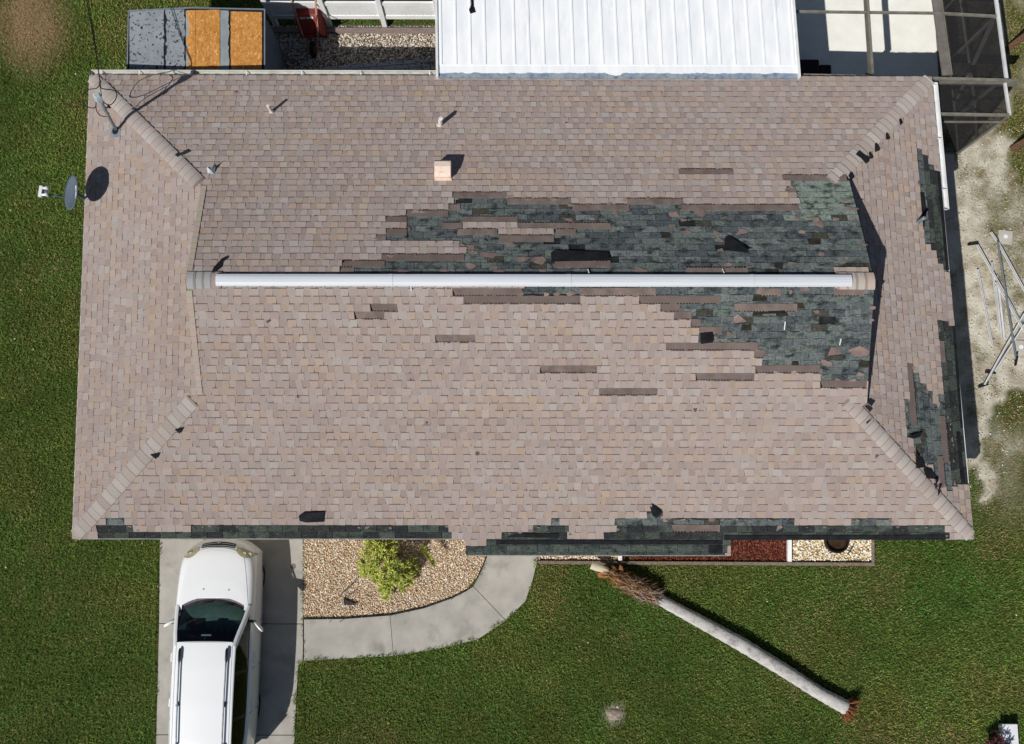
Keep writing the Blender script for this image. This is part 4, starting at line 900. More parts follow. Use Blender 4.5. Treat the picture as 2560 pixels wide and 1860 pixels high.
# ------------------------------------------------------------------ grass
def grass():
    n0 = 1150000; x = RNG.uniform(-14.2, 14.2, n0); y = RNG.uniform(-11.3, 10.2, n0)
    q = proj(np.stack([x, y, np.zeros(n0)], -1)); jit = RNG.normal(0, 1.6, q.shape); jit[:, 0] += (fnoise(x, y, 3.4, 51)-.5)*26; jit[:, 1] += (fnoise(x, y, 3.4, 52)-.5)*26
    qj = q+jit
    keep = np.ones(n0, bool)
    for pl in (DRIVE, WALK, BED1, BED2, BACKYARD, CAGEFLOOR, SIDEPAD): keep &= ~inpoly(qj, pl)
    for pl in PAVERS: keep &= ~inpoly(q, pl)
    xp = x+SH*y; keep &= ~((np.abs(xp) < 8.2) & (np.abs(y) < 4.15))
    keep &= ~((xp > -8.45) & (xp < -5.2) & (y > 4.9) & (y < 6.75))
    keep &= ~((x > -1.7) & (x < 5.6) & (y > 4.2))
    x, y, q = x[keep], y[keep], q[keep]; n0 = len(x); keep = np.ones(n0, bool)
    s = sandfield(x, y); keep &= RNG.uniform(0, 1, n0) > s*1.05
    off = np.maximum(np.maximum(-q[:, 0], q[:, 0]-2560), np.maximum(-q[:, 1], q[:, 1]-1860)); keep &= (off < 60) | (RNG.uniform(0, 1, n0) < .35)
    x, y, q, s = x[keep], y[keep], q[keep], s[keep]; n = len(x)
    dry = np.clip(1.45-np.hypot((q[:, 0]-75)/85, (q[:, 1]-55)/110), 0, 1)*np.clip(.7+.8*fnoise(x, y, 2.4, 19), 0, 1)
    dry = np.maximum(dry, np.clip((fnoise(x, y, .55, 31)-.60)*2.4, 0, .3)); dry = np.maximum(dry, s*.9)
    for cx, cy, r_ in ((2200, 1450, 70), (2080, 1430, 60), (1700, 1460, 60), (1560, 1600, 40), (2480, 1350, 90), (2500, 120, 60), (2540, 420, 60)):
        dry = np.maximum(dry, np.clip(1.2-np.hypot(q[:, 0]-cx, q[:, 1]-cy)/r_, 0, 1)*.55*fnoise(x, y, 2.5, 77))
    rt = np.clip((q[:, 0]-2385)/90, 0, 1)*np.clip((1330-q[:, 1])/160, 0, 1); dry = np.maximum(dry, rt*np.clip(.4+.8*fnoise(x, y, 1.3, 88), 0, .9))
    hN = fnoise(x, y, 3.0, 41); L = RNG.uniform(.035, .075, n)*(.7+.6*hN)*(1-.45*dry); w = RNG.uniform(.0045, .0075, n)
    a = RNG.uniform(0, 6.28, n); lean = RNG.uniform(.35, 1.15, n)
    dx, dy = np.cos(a), np.sin(a); b = a+RNG.uniform(-.9, .9, n)+1.57; bx, by = np.cos(b)*w, np.sin(b)*w
    WF = WALK[:10]+[(1352, 1250), (1347, 1392), (1332, 1450), (1320, 1500), (1270, 1556), (1200, 1614), (1090, 1645), (984, 1665), (880, 1675), (758, 1677)]
    zb = np.where(inpoly(q, [(386, 1200), (760, 1200), (760, 2100), (380, 2100)]) | inpoly(q, WF), .036, 0.0)
    base = np.stack([x, y, zb], -1); side = np.stack([bx, by, np.zeros(n)], -1)
    mid = base+np.stack([dx*L*.35*lean, dy*L*.35*lean, L*.75*np.sqrt(np.clip(1-.3*lean**2, .2, 1))], -1)
    tip = base+np.stack([dx*L*lean, dy*L*lean, L*np.sqrt(np.clip(1.05-.62*lean**2, .06, 1))], -1)
    V = np.stack([base-side, base+side, mid+side*.8, mid-side*.8, tip], 1).reshape(-1, 3)
    i = np.arange(n)*5
    F3 = np.concatenate([np.stack([i, i+1, i+2], -1), np.stack([i, i+2, i+3], -1), np.stack([i+3, i+2, i+4], -1)])
    g1, g2, g3, br = [np.array(lin(*c)) for c in ((97, 124, 52), (77, 104, 43), (127, 141, 77), (172, 146, 112))]
    t = RNG.uniform(0, 1, (n, 1)); m = fnoise(x, y, .7, 61)[:, None]; c = g2*(1-t)+g1*t; c = np.where(RNG.uniform(0, 1, (n, 1)) < .16+.3*(m-.4), g3, c)
    m2 = fnoise(x, y, .32, 63)[:, None]; m3 = fnoise(x, y, 1.9, 64)[:, None]; c = c*(.42+.55*m+.35*m2+.45*m3); c = c*(1+np.array([.24, .04, .12])*np.clip((m2-.45)*4, -1, 1)); m4 = fnoise(x, y, 1.2, 66)[:, None]; c = c*(1+np.array([.22, -.02, .12])*np.clip((m4-.5)*5, -.6, 1)); brn = RNG.uniform(0, 1, n) < dry*.85+.025; c[brn] = br*RNG.uniform(.6, 1.1, (brn.sum(), 1))
    tag(fast_mesh('lawn_grass', V, F3, M['grass'], tint=np.repeat(c, 5, 0)), 'short green lawn grass around the house', 'grass', kind='stuff')
    print('blades', n)
grass()

# ------------------------------------------------------------------ shed behind the house
def build_shed():
    xl, xr_, xk = at(322, 100, 1.8)[0], at(662, 100, 1.85)[0], at(478, 100, 2.0)[0]
    def zr(x): return 1.8+(2.0-1.8)*(x-xl)/(xk-xl) if x < xk else 2.0+(1.85-2.0)*(x-xk)/(xr_-xk)
    def sp(px, py, n=0.0):
        z = 1.9
        for _ in range(5): p = at(px, py, z); z = zr(p[0])
        return np.array([p[0], p[1], z+n])
    YB = 203
    T = thing('shed', 'low grey shed with bare orange plywood patches on its roof', 'shed', (at(490, 190, 0)[0], 5.6, 0))
    tl, tr, bl, br = sp(322, 28), sp(662, 24), sp(318, YB), sp(662, YB); kt, kb = sp(478, 20), sp(478, YB)
    m_ = MB(); m_.plate([bl, kb, kt, tl], .05); m_.plate([kb, br, tr, kt], .05); R_ = m_.build('roof', M['black'], T)
    ins = .06
    m_ = MB(); y0, y1 = bl[1]+.02, tl[1]-ins; x0, x1 = xl+ins, xr_-ins
    for (ax, ay, bx, by) in ((x0, y0, x1, y0), (x1, y0, x1, y1), (x1, y1, x0, y1), (x0, y1, x0, y0)):
        m_.add([(ax, ay, 0), (bx, by, 0), (bx, by, zr(bx)-.04), (ax, ay, zr(ax)-.04)], [(0, 1, 2, 3)])
    m_.build('wall', M['shedwall'], T)
    def edge(x, top, bot, amp, n, seed):
        rr = random.Random(seed); return [(x+rr.uniform(-amp, amp), top+(bot-top)*i/(n-1)) for i in range(n)]
    def piece(name, x0, x1, mt, n, a0, a1, t0=None, t1=None):
        top0 = t0 or 27; L_ = edge(x0, top0, YB, a0, 24, x0); Rr = edge(x1, t1 or 26, YB, a1, 24, x1+5)
        rows = [[sp(*a, n), sp(*(np.array(a)*.5+np.array(b)*.5), n), sp(*b, n)] for a, b in zip(L_, Rr)]
        m_ = MB(); m_.grid(rows, flip=True); m_.grid([[p for p in (r[0]-[0, 0, .006] for r in rows)], [r[0] for r in rows]]); m_.grid([[r[2] for r in rows], [r[2]-[0, 0, .006] for r in rows]])
        return m_.build(name, M[mt], R_)
    piece('roofing_sheet', 324, 410, 'roll', .006, .3, 1.2, 30, 25); piece('roofing_sheet', 416, 462, 'roll', .008, 3.0, 2.5, 25, 24); piece('roofing_sheet', 465, 474, 'roll2', .007, .5, 2.5, 27, 30)
    piece('plywood_panel', 470, 489, 'osb', .012, 5.0, .0, 27, 26); piece('plywood_panel', 489.6, 523, 'osb', .012, 0, 0, 26, 26); piece('plywood_panel', 523.6, 550, 'osb', .012, 0, .5, 25, 25)
    piece('roofing_sheet', 551, 572, 'roll2', .008, .4, 2.2, 26, 27); piece('plywood_panel', 577, 655, 'osb', .012, .8, .4, 29, 31)
    for a, b in ((tl, kt), (kt, tr), (tr, br), (bl, tl)):
        m_ = MB(); m_.beam(a+np.array([0, 0, .004]), b+np.array([0, 0, .004]), .025, .03); m_.build('drip_edge', M['shedwall'], T)
build_shed()

# ------------------------------------------------------------------ white fence with lattice
def build_fence():
    y = at(693, 66, 0)[1]; xs = [at(693, 66, 0)[0], at(826, 66, 0)[0], at(963, 70, 0)[0]]; dx = xs[2]-xs[1]; xs = xs+[xs[2]+dx*.99]
    T = thing('lattice_fence', 'white vinyl lattice fence behind the gravel yard', 'fence', (xs[1], y, 0)); HT = 1.3
    for x in xs:
        m_ = MB(); m_.box((x, y, HT/2), (.11, .11, HT)); p = m_.build('post', M['vinyl'], T); m_ = MB(); m_.box((x, y, HT+.012), (.14, .14, .024)); m_.build('post_cap', M['vinyl'], p)
    for i in range(3):
        a, b = xs[i]+.056, xs[i+1]-.056; L = b-a
        for z0, z1 in ((.38, .52), (.95, 1.07)):
            m_ = MB(); m_.box(((a+b)/2, y, (z0+z1)/2), (L, .05, z1-z0)); m_.build('rail', M['vinyl'], T)
        m_ = MB(); Hh = .43; st = .098
        k = -Hh
        while k < L:
            for s in (1, -1):
                xa, xb = (k, k+Hh) if s == 1 else (k+Hh, k); za, zb = .52, .95
                def cl(x0, z0, x1, z1, X): return z0+(z1-z0)*(X-x0)/(x1-x0)
                p = [(xa, za), (xb, zb)]
                if p[0][0] > p[1][0]: p = p[::-1]
                (x0, z0), (x1, z1) = p
                if x0 < 0: z0 = cl(*p[0], *p[1], 0); x0 = 0
                if x1 > L: z1 = cl(*p[0], *p[1], L); x1 = L
                if x1-x0 > .02: m_.beam((a+x0, y+.004*s, z0), (a+x1, y+.004*s, z1), .008, .042, up=(0, 1, 0)) if False else m_.beam((a+x0, y+.004*s, z0), (a+x1, y+.004*s, z1), .054, .007, up=(0, 1, 0))
            k += st
        m_.build('lattice_panel', M['vinyl'], T)
    a, b = at(664, 66, 0), at(1096, 63, 0); m_ = MB(); m_.beam([a[0]-.3, y-.14, .05], [b[0]+.2, y-.14, .05], .11, .12)
    tag(m_.build('timber_edge', M['timber'], None, org=(a[0], y-.14, 0)), 'weathered grey timber along the fence foot', 'edging')
build_fence()

# ------------------------------------------------------------------ wheelbarrow leaning on the fence
def build_barrow():
    w0 = Vector(at(783, 124, .19)); a = math.radians(52); Lx = Vector((-.03, math.cos(a), math.sin(a))).normalized(); X = Vector((1, .03, 0)).normalized(); X = (X-Lx*X.dot(Lx)).normalized(); Nn = X.cross(Lx)   # Nn points up/south
    T = thing('wheelbarrow', 'red wheelbarrow tipped up on its wheel against the lattice fence', 'wheelbarrow', (w0.x, w0.y, 0))
    P = lambda l, x, n: w0+Lx*l+X*x+Nn*n
    m_ = MB(); K = 20; m_.grid([[P(0, 0, 0)+(Lx*math.cos(2*math.pi*j/K)+Nn*math.sin(2*math.pi*j/K))*(.145+.05*math.cos(q))+X*.05*math.sin(q) for j in range(K+1)] for q in np.linspace(0, 6.283, 11)]); wh = m_.build('wheel', M['rubber'], T, smooth=True)
    m_ = MB(); m_.tube([P(0, -.03, 0), P(0, .03, 0)], .1, 16); m_.build('hub', M['red'], wh)
    # tray: bottom faces out towards the house, mouth towards the fence
    bot = [(.36, -.20), (.36, .20), (.80, .22), (.80, -.22)]; rim = [(.16, -.30), (.16, .30), (1.02, .34), (1.02, -.34)]
    m_ = MB(); B = [P(l, x, -.04) for l, x in bot]; Rm = [P(l, x, -.32) for l, x in rim]
    mid = [P((bot[i][0]*.45+rim[i][0]*.55), (bot[i][1]*.4+rim[i][1]*.6), -.16) for i in range(4)]
    vs = B+mid+Rm; fs = [(0, 1, 2, 3)]
    for r in (0, 4): fs += [(r+i, r+4+i, r+4+(i+1) % 4, r+(i+1) % 4) for i in range(4)]
    m_.add(vs, fs); tr = m_.build('tray', M['red'], T)
    sm = tr.modifiers.new('soft', 'BEVEL'); sm.width = .03; sm.segments = 3
    so_ = tr.modifiers.new('skin', 'SOLIDIFY'); so_.thickness = .004
    m_ = MB()
    for i in range(4): m_.tube([Rm[i], Rm[(i+1) % 4]], .012, 8)
    m_.build('rim', M['red'], tr)
    for s in (-1, 1):
        m_ = MB(); m_.beam(P(-.1, s*.09, .0), P(.5, s*.2, .01), .035, .045, up=Nn); m_.beam(P(.5, s*.2, .01), P(1.45, s*.30, .02), .035, .045, up=Nn); m_.build('handle', M['wood'], T)
        m_ = MB(); m_.tube([P(.82, s*.24, .02), P(.74, s*.25, .26), P(.66, s*.25, .28), P(.5, s*.2, .04)], .014, 8); m_.build('leg', M['red'], T)
    m_ = MB(); m_.beam(P(.33, -.17, .03), P(.33, .17, .03), .04, .02, up=Nn); m_.build('cross_brace', M['red'], T)
    cu = bpy.data.curves.new('tray_lettering', 'FONT'); cu.body = 'TRUE TEMPER'; cu.size = .062; cu.align_x = 'CENTER'; cu.align_y = 'CENTER'; cu.offset = .002
    o = bpy.data.objects.new('tmp', cu); COL.objects.link(o); me = bpy.data.meshes.new_from_object(o.evaluated_get(bpy.context.evaluated_depsgraph_get())); bpy.data.objects.remove(o)
    m_ = MB(); m_.add([P(.735+v.co.y, -.02+v.co.x*.82, -.032) for v in me.vertices], [tuple(p.vertices) for p in me.polygons]); m_.build('tray_lettering', M['dishtext'], tr)
build_barrow()

# ------------------------------------------------------------------ ladder on its side, splash block
def build_ladder():
    a1, b1 = at(776, 184, .4), at(1088, 165, .4); T = thing('ladder', 'aluminium extension ladder lying on its side in the eave shadow', 'ladder', (a1[0], a1[1], 0))
    for nm, pa, pb, ph in (('section', (776, 183), (1070, 164), .0), ('section', (812, 172), (1092, 150), .15)):
        a = np.array(at(*pa, .40)); b = np.array(at(*pb, .40)); d = (b-a)/np.linalg.norm(b-a); L = np.linalg.norm(b-a)
        m_ = MB(); m_.beam(a, b, .078, .03); m_.beam(a-[0, 0, .37], b-[0, 0, .37], .078, .03); fr = m_.build('rail', M['ladder'], T)
        k = .15+ph
        while k < L-.05:
            p = a+d*k; m_ = MB(); m_.tube([p-[0, 0, .36], p-[0, 0, .012]], .016, 8); m_.build('rung', M['ladder'], T)
            m_ = MB(); m_.tube([p+[0, 0, .008], p+[0, 0, .018]], .016, 8); m_.build('rung_end', M['dark'], fr); k += .305
build_ladder()
m_ = MB(); a = at(965, 182, .08); m_.plate([(a[0]-.3, a[1]-.12, .12), (a[0]+.3, a[1]-.12, .12), (a[0]+.22, a[1]+.12, .06), (a[0]-.22, a[1]+.12, .06)], .06)
tag(m_.build('splash_block', M['edging'], None, org=(a[0], a[1], 0)), 'grey splash block on the gravel below the ladder', 'splash block')

# ------------------------------------------------------------------ white pan roof over the rear porch
def build_porch_roof():
    ys = D/2-.075; z0 = 2.445; slp = -.02
    xl = at(1096, 190, 2.42)[0]; xr_ = at(1994, 190, 2.42)[0]; yN = 10.3
    T = thing('porch_roof', 'white ribbed metal roof over the rear porch', 'roof', (xl, ys, 0))
    zf = lambda y: z0+slp*(y-ys)
    def q(x, y, n=0.0): return np.array([x-SH*(y-ys), y, zf(y)+n])
    m_ = MB(); m_.plate([q(xl, ys), q(xr_, ys), q(xr_, yN), q(xl, yN)], .06); m_.build('panel', M['panblue'], T)
    yc = at(1500, 178, 2.44)[1]; n = 160; lo = []
    for i in range(n+1):
        x = xl+(xr_-xl)*i/n; h = fnoise(np.array([x]), np.array([0.]), 2.6, 11)[0]; bite = .07*max(0, (h-.55))*4 if h > .55 else 0
        lo.append((x, yc-.035+ (h-.5)*.06+random.uniform(-.008, .008)-bite))
    m_ = MB(); m_.grid([[q(x, y, .006) for x, y in lo], [q(x, yc+.13, .006) for x, _ in lo]]); m_.grid([[q(x, y, .0005) for x, y in lo], [q(x, y, .006) for x, y in lo]]); m_.build('coating_edge', M['pan'], T)
    sp = .3065; x = xl+.07; i = 0
    edges = []
    while x < xr_-.05:
        edges.append(x); x += sp
    ed = [xl]+edges+[xr_]
    for a, b in zip(ed[:-1], ed[1:]):
        m_ = MB(); m_.grid([[q(a+.004, yc+.125, .011), q(b-.004, yc+.125, .011)], [q(a+.004, yN, .011), q(b-.004, yN, .011)]]); m_.grid([[q(a+.004, yc+.125, .001), q(b-.004, yc+.125, .001)], [q(a+.004, yc+.125, .011), q(b-.004, yc+.125, .011)]]); m_.build('pan', M['pan'], T)
    for e in edges:
        m_ = MB(); pr = [(-.024, .009), (-.018, .026), (.018, .026), (.024, .009)]
        m_.grid([[q(e+u, yc+.135, n_) for u, n_ in pr], [q(e+u, yN, n_) for u, n_ in pr]]); m_.add([q(e+u, yc+.135, n_) for u, n_ in pr], [(0, 1, 2, 3)]); m_.build('rib', M['pan'], T)
    for xx in (xl-.02, xr_+.02):
        m_ = MB(); m_.beam(q(xx, ys, -.02), q(xx, yN, -.02), .05, .13); m_.build('side_fascia', M['white'], T)
    for xx, yy in ((xl+.1, 9.2), (xr_-.1, 9.2), ((xl+xr_)/2, 9.2)):
        m_ = MB(); m_.box((xx, yy, zf(yy)/2-.03), (.08, .08, zf(yy)-.07)); m_.build('post', M['white'], T)
build_porch_roof()
pl = [(1183, -6), (1186, 14), (1189, 30), (1176, 34), (1172, 24), (1178, 12), (1177, -6)]
m_ = MB(); m_.plate([np.array(at(x, y, 2.4+.02*i)) for i, (x, y) in enumerate(pl)], .006); tag(m_.build('shingle_scrap', M['felt'], None, org=at(1180, 20, 2.38)), 'black torn shingle scrap lying on the white porch roof', 'shingle scrap')

# ------------------------------------------------------------------ screened pool cage
def build_cage():
    ZC = 2.2; dk = .08
    m_ = MB(); m_.plate([np.array([*at(x, y, dk)[:2], dk]) for x, y in ((1900, -420), (2326, -420), (2334, 0), (2346, 185), (2352, 380), (1900, 420))], .12); tag(m_.build('patio', M['deckwhite']), kind='structure')
    T = thing('pool_cage', 'damaged grey-brown aluminium screen enclosure beside the house', 'screen enclosure', at(2386, 372, 0))
    def bm(name, a, b, w, h, mt='alu', z=(ZC, ZC)): 
        m_ = MB(); m_.beam(at(*a, z[0]), at(*b, z[1]), w, h); return m_.build(name, M[mt], T)
    bm('roof_beam', (2146, -300), (2178, 186), .055, .16, 'alu', (ZC-.01, ZC-.01)); bm('roof_beam', (1990, 29), (2344, 33), .045, .05); bm('roof_beam', (2344, 33), (2491, 41), .05, .05, 'alu', (ZC, ZC-.02)); bm('roof_beam', (1988, -180), (2330, -178), .06, .05)
    bm('wall_beam', (1994, 189), (2544, 203), .06, .09, 'alu', (ZC+.03, ZC)); bm('wall_beam', (2340, 206), (2536, 211), .05, .10, 'alubr', (ZC-.14, ZC-.14))
    bm('eave_beam', (2312, -200), (2366, 188), .17, .05, 'alubr', (ZC-.03, ZC-.03)); m_ = MB(); m_.beam(at(2326, -200, ZC+.01), at(2379, 188, ZC+.01), .02, .06); m_.build('beam_lip', M['alu'], T)
    bm('top_rail', (2464, -200), (2516, 196), .06, .05, 'bar', (ZC, ZC)); bm('top_rail', (2512, 208), (2524, 288), .05, .05, 'bar', (ZC-.02, ZC-.02))
    bm('top_rail', (2346, 285), (2522, 288), .05, .06, 'frondrail' if False else 'alu', (ZC-.02, ZC-.02))
    se_t = at(2522, 288, ZC-.05); se = np.array([se_t[0], se_t[1], 0]); ne_t = at(2516, 196, ZC-.05)
    ex = se[0]
    def post(x, y, z1=ZC-.03, w=.055): 
        m_ = MB(); m_.box((x, y, z1/2), (w, w, z1)); m_.build('post', M['alubr'], T)
    post(se[0]+.0, se[1]); post(ne_t[0]-.0, ne_t[1]+.06); post(at(2491, 40, ZC)[0], at(2491, 40, ZC)[1]); post(at(2478, -100, ZC)[0], at(2478, -100, ZC)[1]); post(at(2178, 186, ZC)[0], at(2178, 186, ZC)[1]+.1)
    xe0, ye0 = ne_t[0], ne_t[1]; xe1, ye1 = at(2464, -200, ZC)[:2]
    for z in (.06, .9):
        m_ = MB(); m_.beam((xe0, ye0+.1, z), (xe1, ye1, z), .05, .05); m_.build('wall_rail', M['alu'], T)
        m_ = MB(); m_.beam((se[0], se[1]+.03, z), (xe0, ye0, z), .05, .05); m_.build('wall_rail', M['alu'], T)
    m_ = MB(); m_.beam((xe0-.01, ye0+.35, .05), (at(2491, 40, ZC)[0]-.02, at(2491, 40, ZC)[1]-.05, ZC-.1), .09, .03); m_.build('wall_brace', M['alubr'], T)
    wx = at(2346, 285, ZC)[0]-.1
    for z in (.05, 1.82):
        m_ = MB(); m_.beam((wx, se[1], z), (se[0]-.03, se[1], z), .04, .05); m_.build('wall_rail', M['alu'], T)
    m_ = MB(); m_.beam((wx+.30, se[1]+.01, .06), (wx+.30, se[1]+.01, 1.8), .05, .04, up=(0, 1, 0)); m_.build('door_jamb', M['alu'], T)
    m_ = MB(); m_.beam((wx+.36, se[1]-.03, 1.78), (wx+.36, se[1]-.03, .1), .03, .03, up=(0, 1, 0)); m_.build('door_jamb', M['alu'], T)
    def scr(pts): 
        m_ = MB(); m_.add(pts, [tuple(range(len(pts)))]); m_.build('screen_panel', M['screen'], T)
    z = ZC-.06
    scr([at(2372, 187, z), at(2510, 194, z), at(2488, 42, z), at(2352, 36, z)]); scr([at(2350, 30, z), at(2486, 38, z), at(2464, -196, z), at(2320, -196, z)])
    scr([at(2350, 212, z), at(2514, 212, z), at(2521, 285, z), at(2350, 283, z)])
    scr([(wx, se[1], .08), (se[0]-.03, se[1], .08), (se[0]-.03, se[1], ZC-.06), (wx, se[1], ZC-.06)])
    scr([(se[0], se[1]+.03, .08), (xe0, ye0, .08), (xe0, ye0, z), (se[0], se[1]+.03, z)]); scr([(xe0, ye0+.09, .08), (xe1, ye1, .08), (xe1, ye1, z), (xe0, ye0+.09, z)])
    for i, (x0, x1, y0, y1, h) in enumerate(((1990, 2048, 148, 184, .42), (2050, 2078, 161, 184, .40))):
        a, b = at(x0, y1, h), at(x1, y0, h); c = (a+b)/2; sx, sy = abs(b[0]-a[0]), abs(b[1]-a[1])
        t = thing('patio_seat' if i == 0 else 'footstool', ('dark purple cushioned patio seat in the porch corner', 'small dark purple footstool beside the patio seat')[i], ('seat', 'stool')[i], (c[0], c[1], dk))
        m_ = MB(); m_.box((c[0], c[1], h-.05), (sx, sy, .12)); o = m_.build('cushion', M['cushion'], t); bv = o.modifiers.new('b', 'BEVEL'); bv.width = .035; bv.segments = 3
        m_ = MB(); m_.box((c[0], c[1], dk+(h-.12-dk)/2), (sx*.9, sy*.9, h-.14-dk)); m_.build('base', M['plastic'], t)
        for ax in (-1, 1):
            for ay in (-1, 1):
                m_ = MB(); m_.box((c[0]+ax*sx*.42, c[1]+ay*sy*.42, dk+.04), (.04, .04, .08)); m_.build('leg', M['plastic'], t)
build_cage()

# ------------------------------------------------------------------ loose frame bars and stones on the sand
def bar(name, pts, w, label, mt='bar', z=.05, ends=None, h=.03):
    P = [np.array(at(x, y, zz)) for x, y, zz in [(p[0], p[1], p[2] if len(p) > 2 else z) for p in pts]]; T = thing(name, label, 'metal bar', (P[0][0], P[0][1], 0), 'loose screen-frame bars')
    for i in range(len(P)-1):
        w = w*.85 if i == 0 else w; m_ = MB(); m_.beam(P[i], P[i+1], w, h); m_.build('tube', M[mt], T)
        m_ = MB(); dv = P[i+1]-P[i]; sd = np.cross(dv, [0, 0, 1.]); sd = sd/np.linalg.norm(sd)*w*.28
        m_.beam(P[i]+sd+[0, 0, h/2+.004], P[i+1]+sd+[0, 0, h/2+.004], w*.14, .008); m_.build('groove_lip', M['alu'], T)
    for (p, a) in (ends or []):
        q = np.array(at(*p, z+.02)); m_ = MB(); c, s_ = math.cos(a), math.sin(a); m_.beam(q-np.array([c*.13, s_*.13, 0]), q+np.array([c*.1, s_*.1, 0]), .035, .05); m_.build('bracket', M['black'], T)
bar('frame_bar', [(2443, 612, .1), (2562, 826, .06)], .05, 'long white bar with dark bracket at its upper-left end', ends=[((2434, 610), .15)])
bar('frame_bar', [(2490, 705), (2562, 830)], .05, 'white bar lying alongside the long bracketed bar', z=.12)
bar('frame_bar', [(2477, 580), (2495, 606), (2566, 735)], .05, 'white bar running right from beside the square paver', z=.09)
bar('frame_bar', [(2494, 604), (2518, 760), (2541, 905)], .04, 'slim silver bar crossing over the others with dark tip', mt='steel', z=.16, ends=[((2541, 900), 1.3)])
bar('frame_bar', [(2444, 673), (2481, 866)], .045, 'single pale bar nearest the house wall')
bar('frame_bar', [(2479, 655), (2500, 830)], .035, 'thin bar just left of the widest white bar', z=.06)
bar('frame_bar', [(2494, 715), (2509, 850)], .09, 'widest short white bar among the loose bars', z=.07)
bar('frame_bar', [(2461, 962, .08), (2560, 785, .1)], .05, 'long silver bar slanting up right with dark foot', ends=[((2478, 932), -.1), ((2460, 964), .3)])
bar('frame_bar', [(2488, 928), (2568, 800)], .05, 'second bar lying parallel to the slanting dark-footed bar', z=.1)
for pl, lb in zip(PAVERS, ('square concrete paver beside the loose white bars', 'square concrete paver at the right edge under the bars')):
    m_ = MB(); m_.plate([np.array([*at(x, y, .03)[:2], .03]) for x, y in pl], .05); c = at(*np.mean(pl, 0), .03); T = thing('paver', lb, 'paver', (c[0], c[1], 0)); m_.build('slab', M['concrete'], T)
    m_ = MB(); m_.tube([(c[0], c[1]+.02, .03), (c[0], c[1]+.02, .036)], .05, 14); m_.build('pale_disc', M['vinyl'], T)
for (a, b), lb in zip((((2512, 128, .05), (2585, 72, .75)), ((2528, 374, .05), (2600, 330, .6))), ('brown wooden plank propped up at upper right edge', 'brown wooden plank propped at right edge below the screen enclosure')):
    m_ = MB(); m_.beam(at(*a), at(*b), .14, .045); tag(m_.build('plank', M['plank'], None, org=at(a[0], a[1], 0)), lb, 'plank')

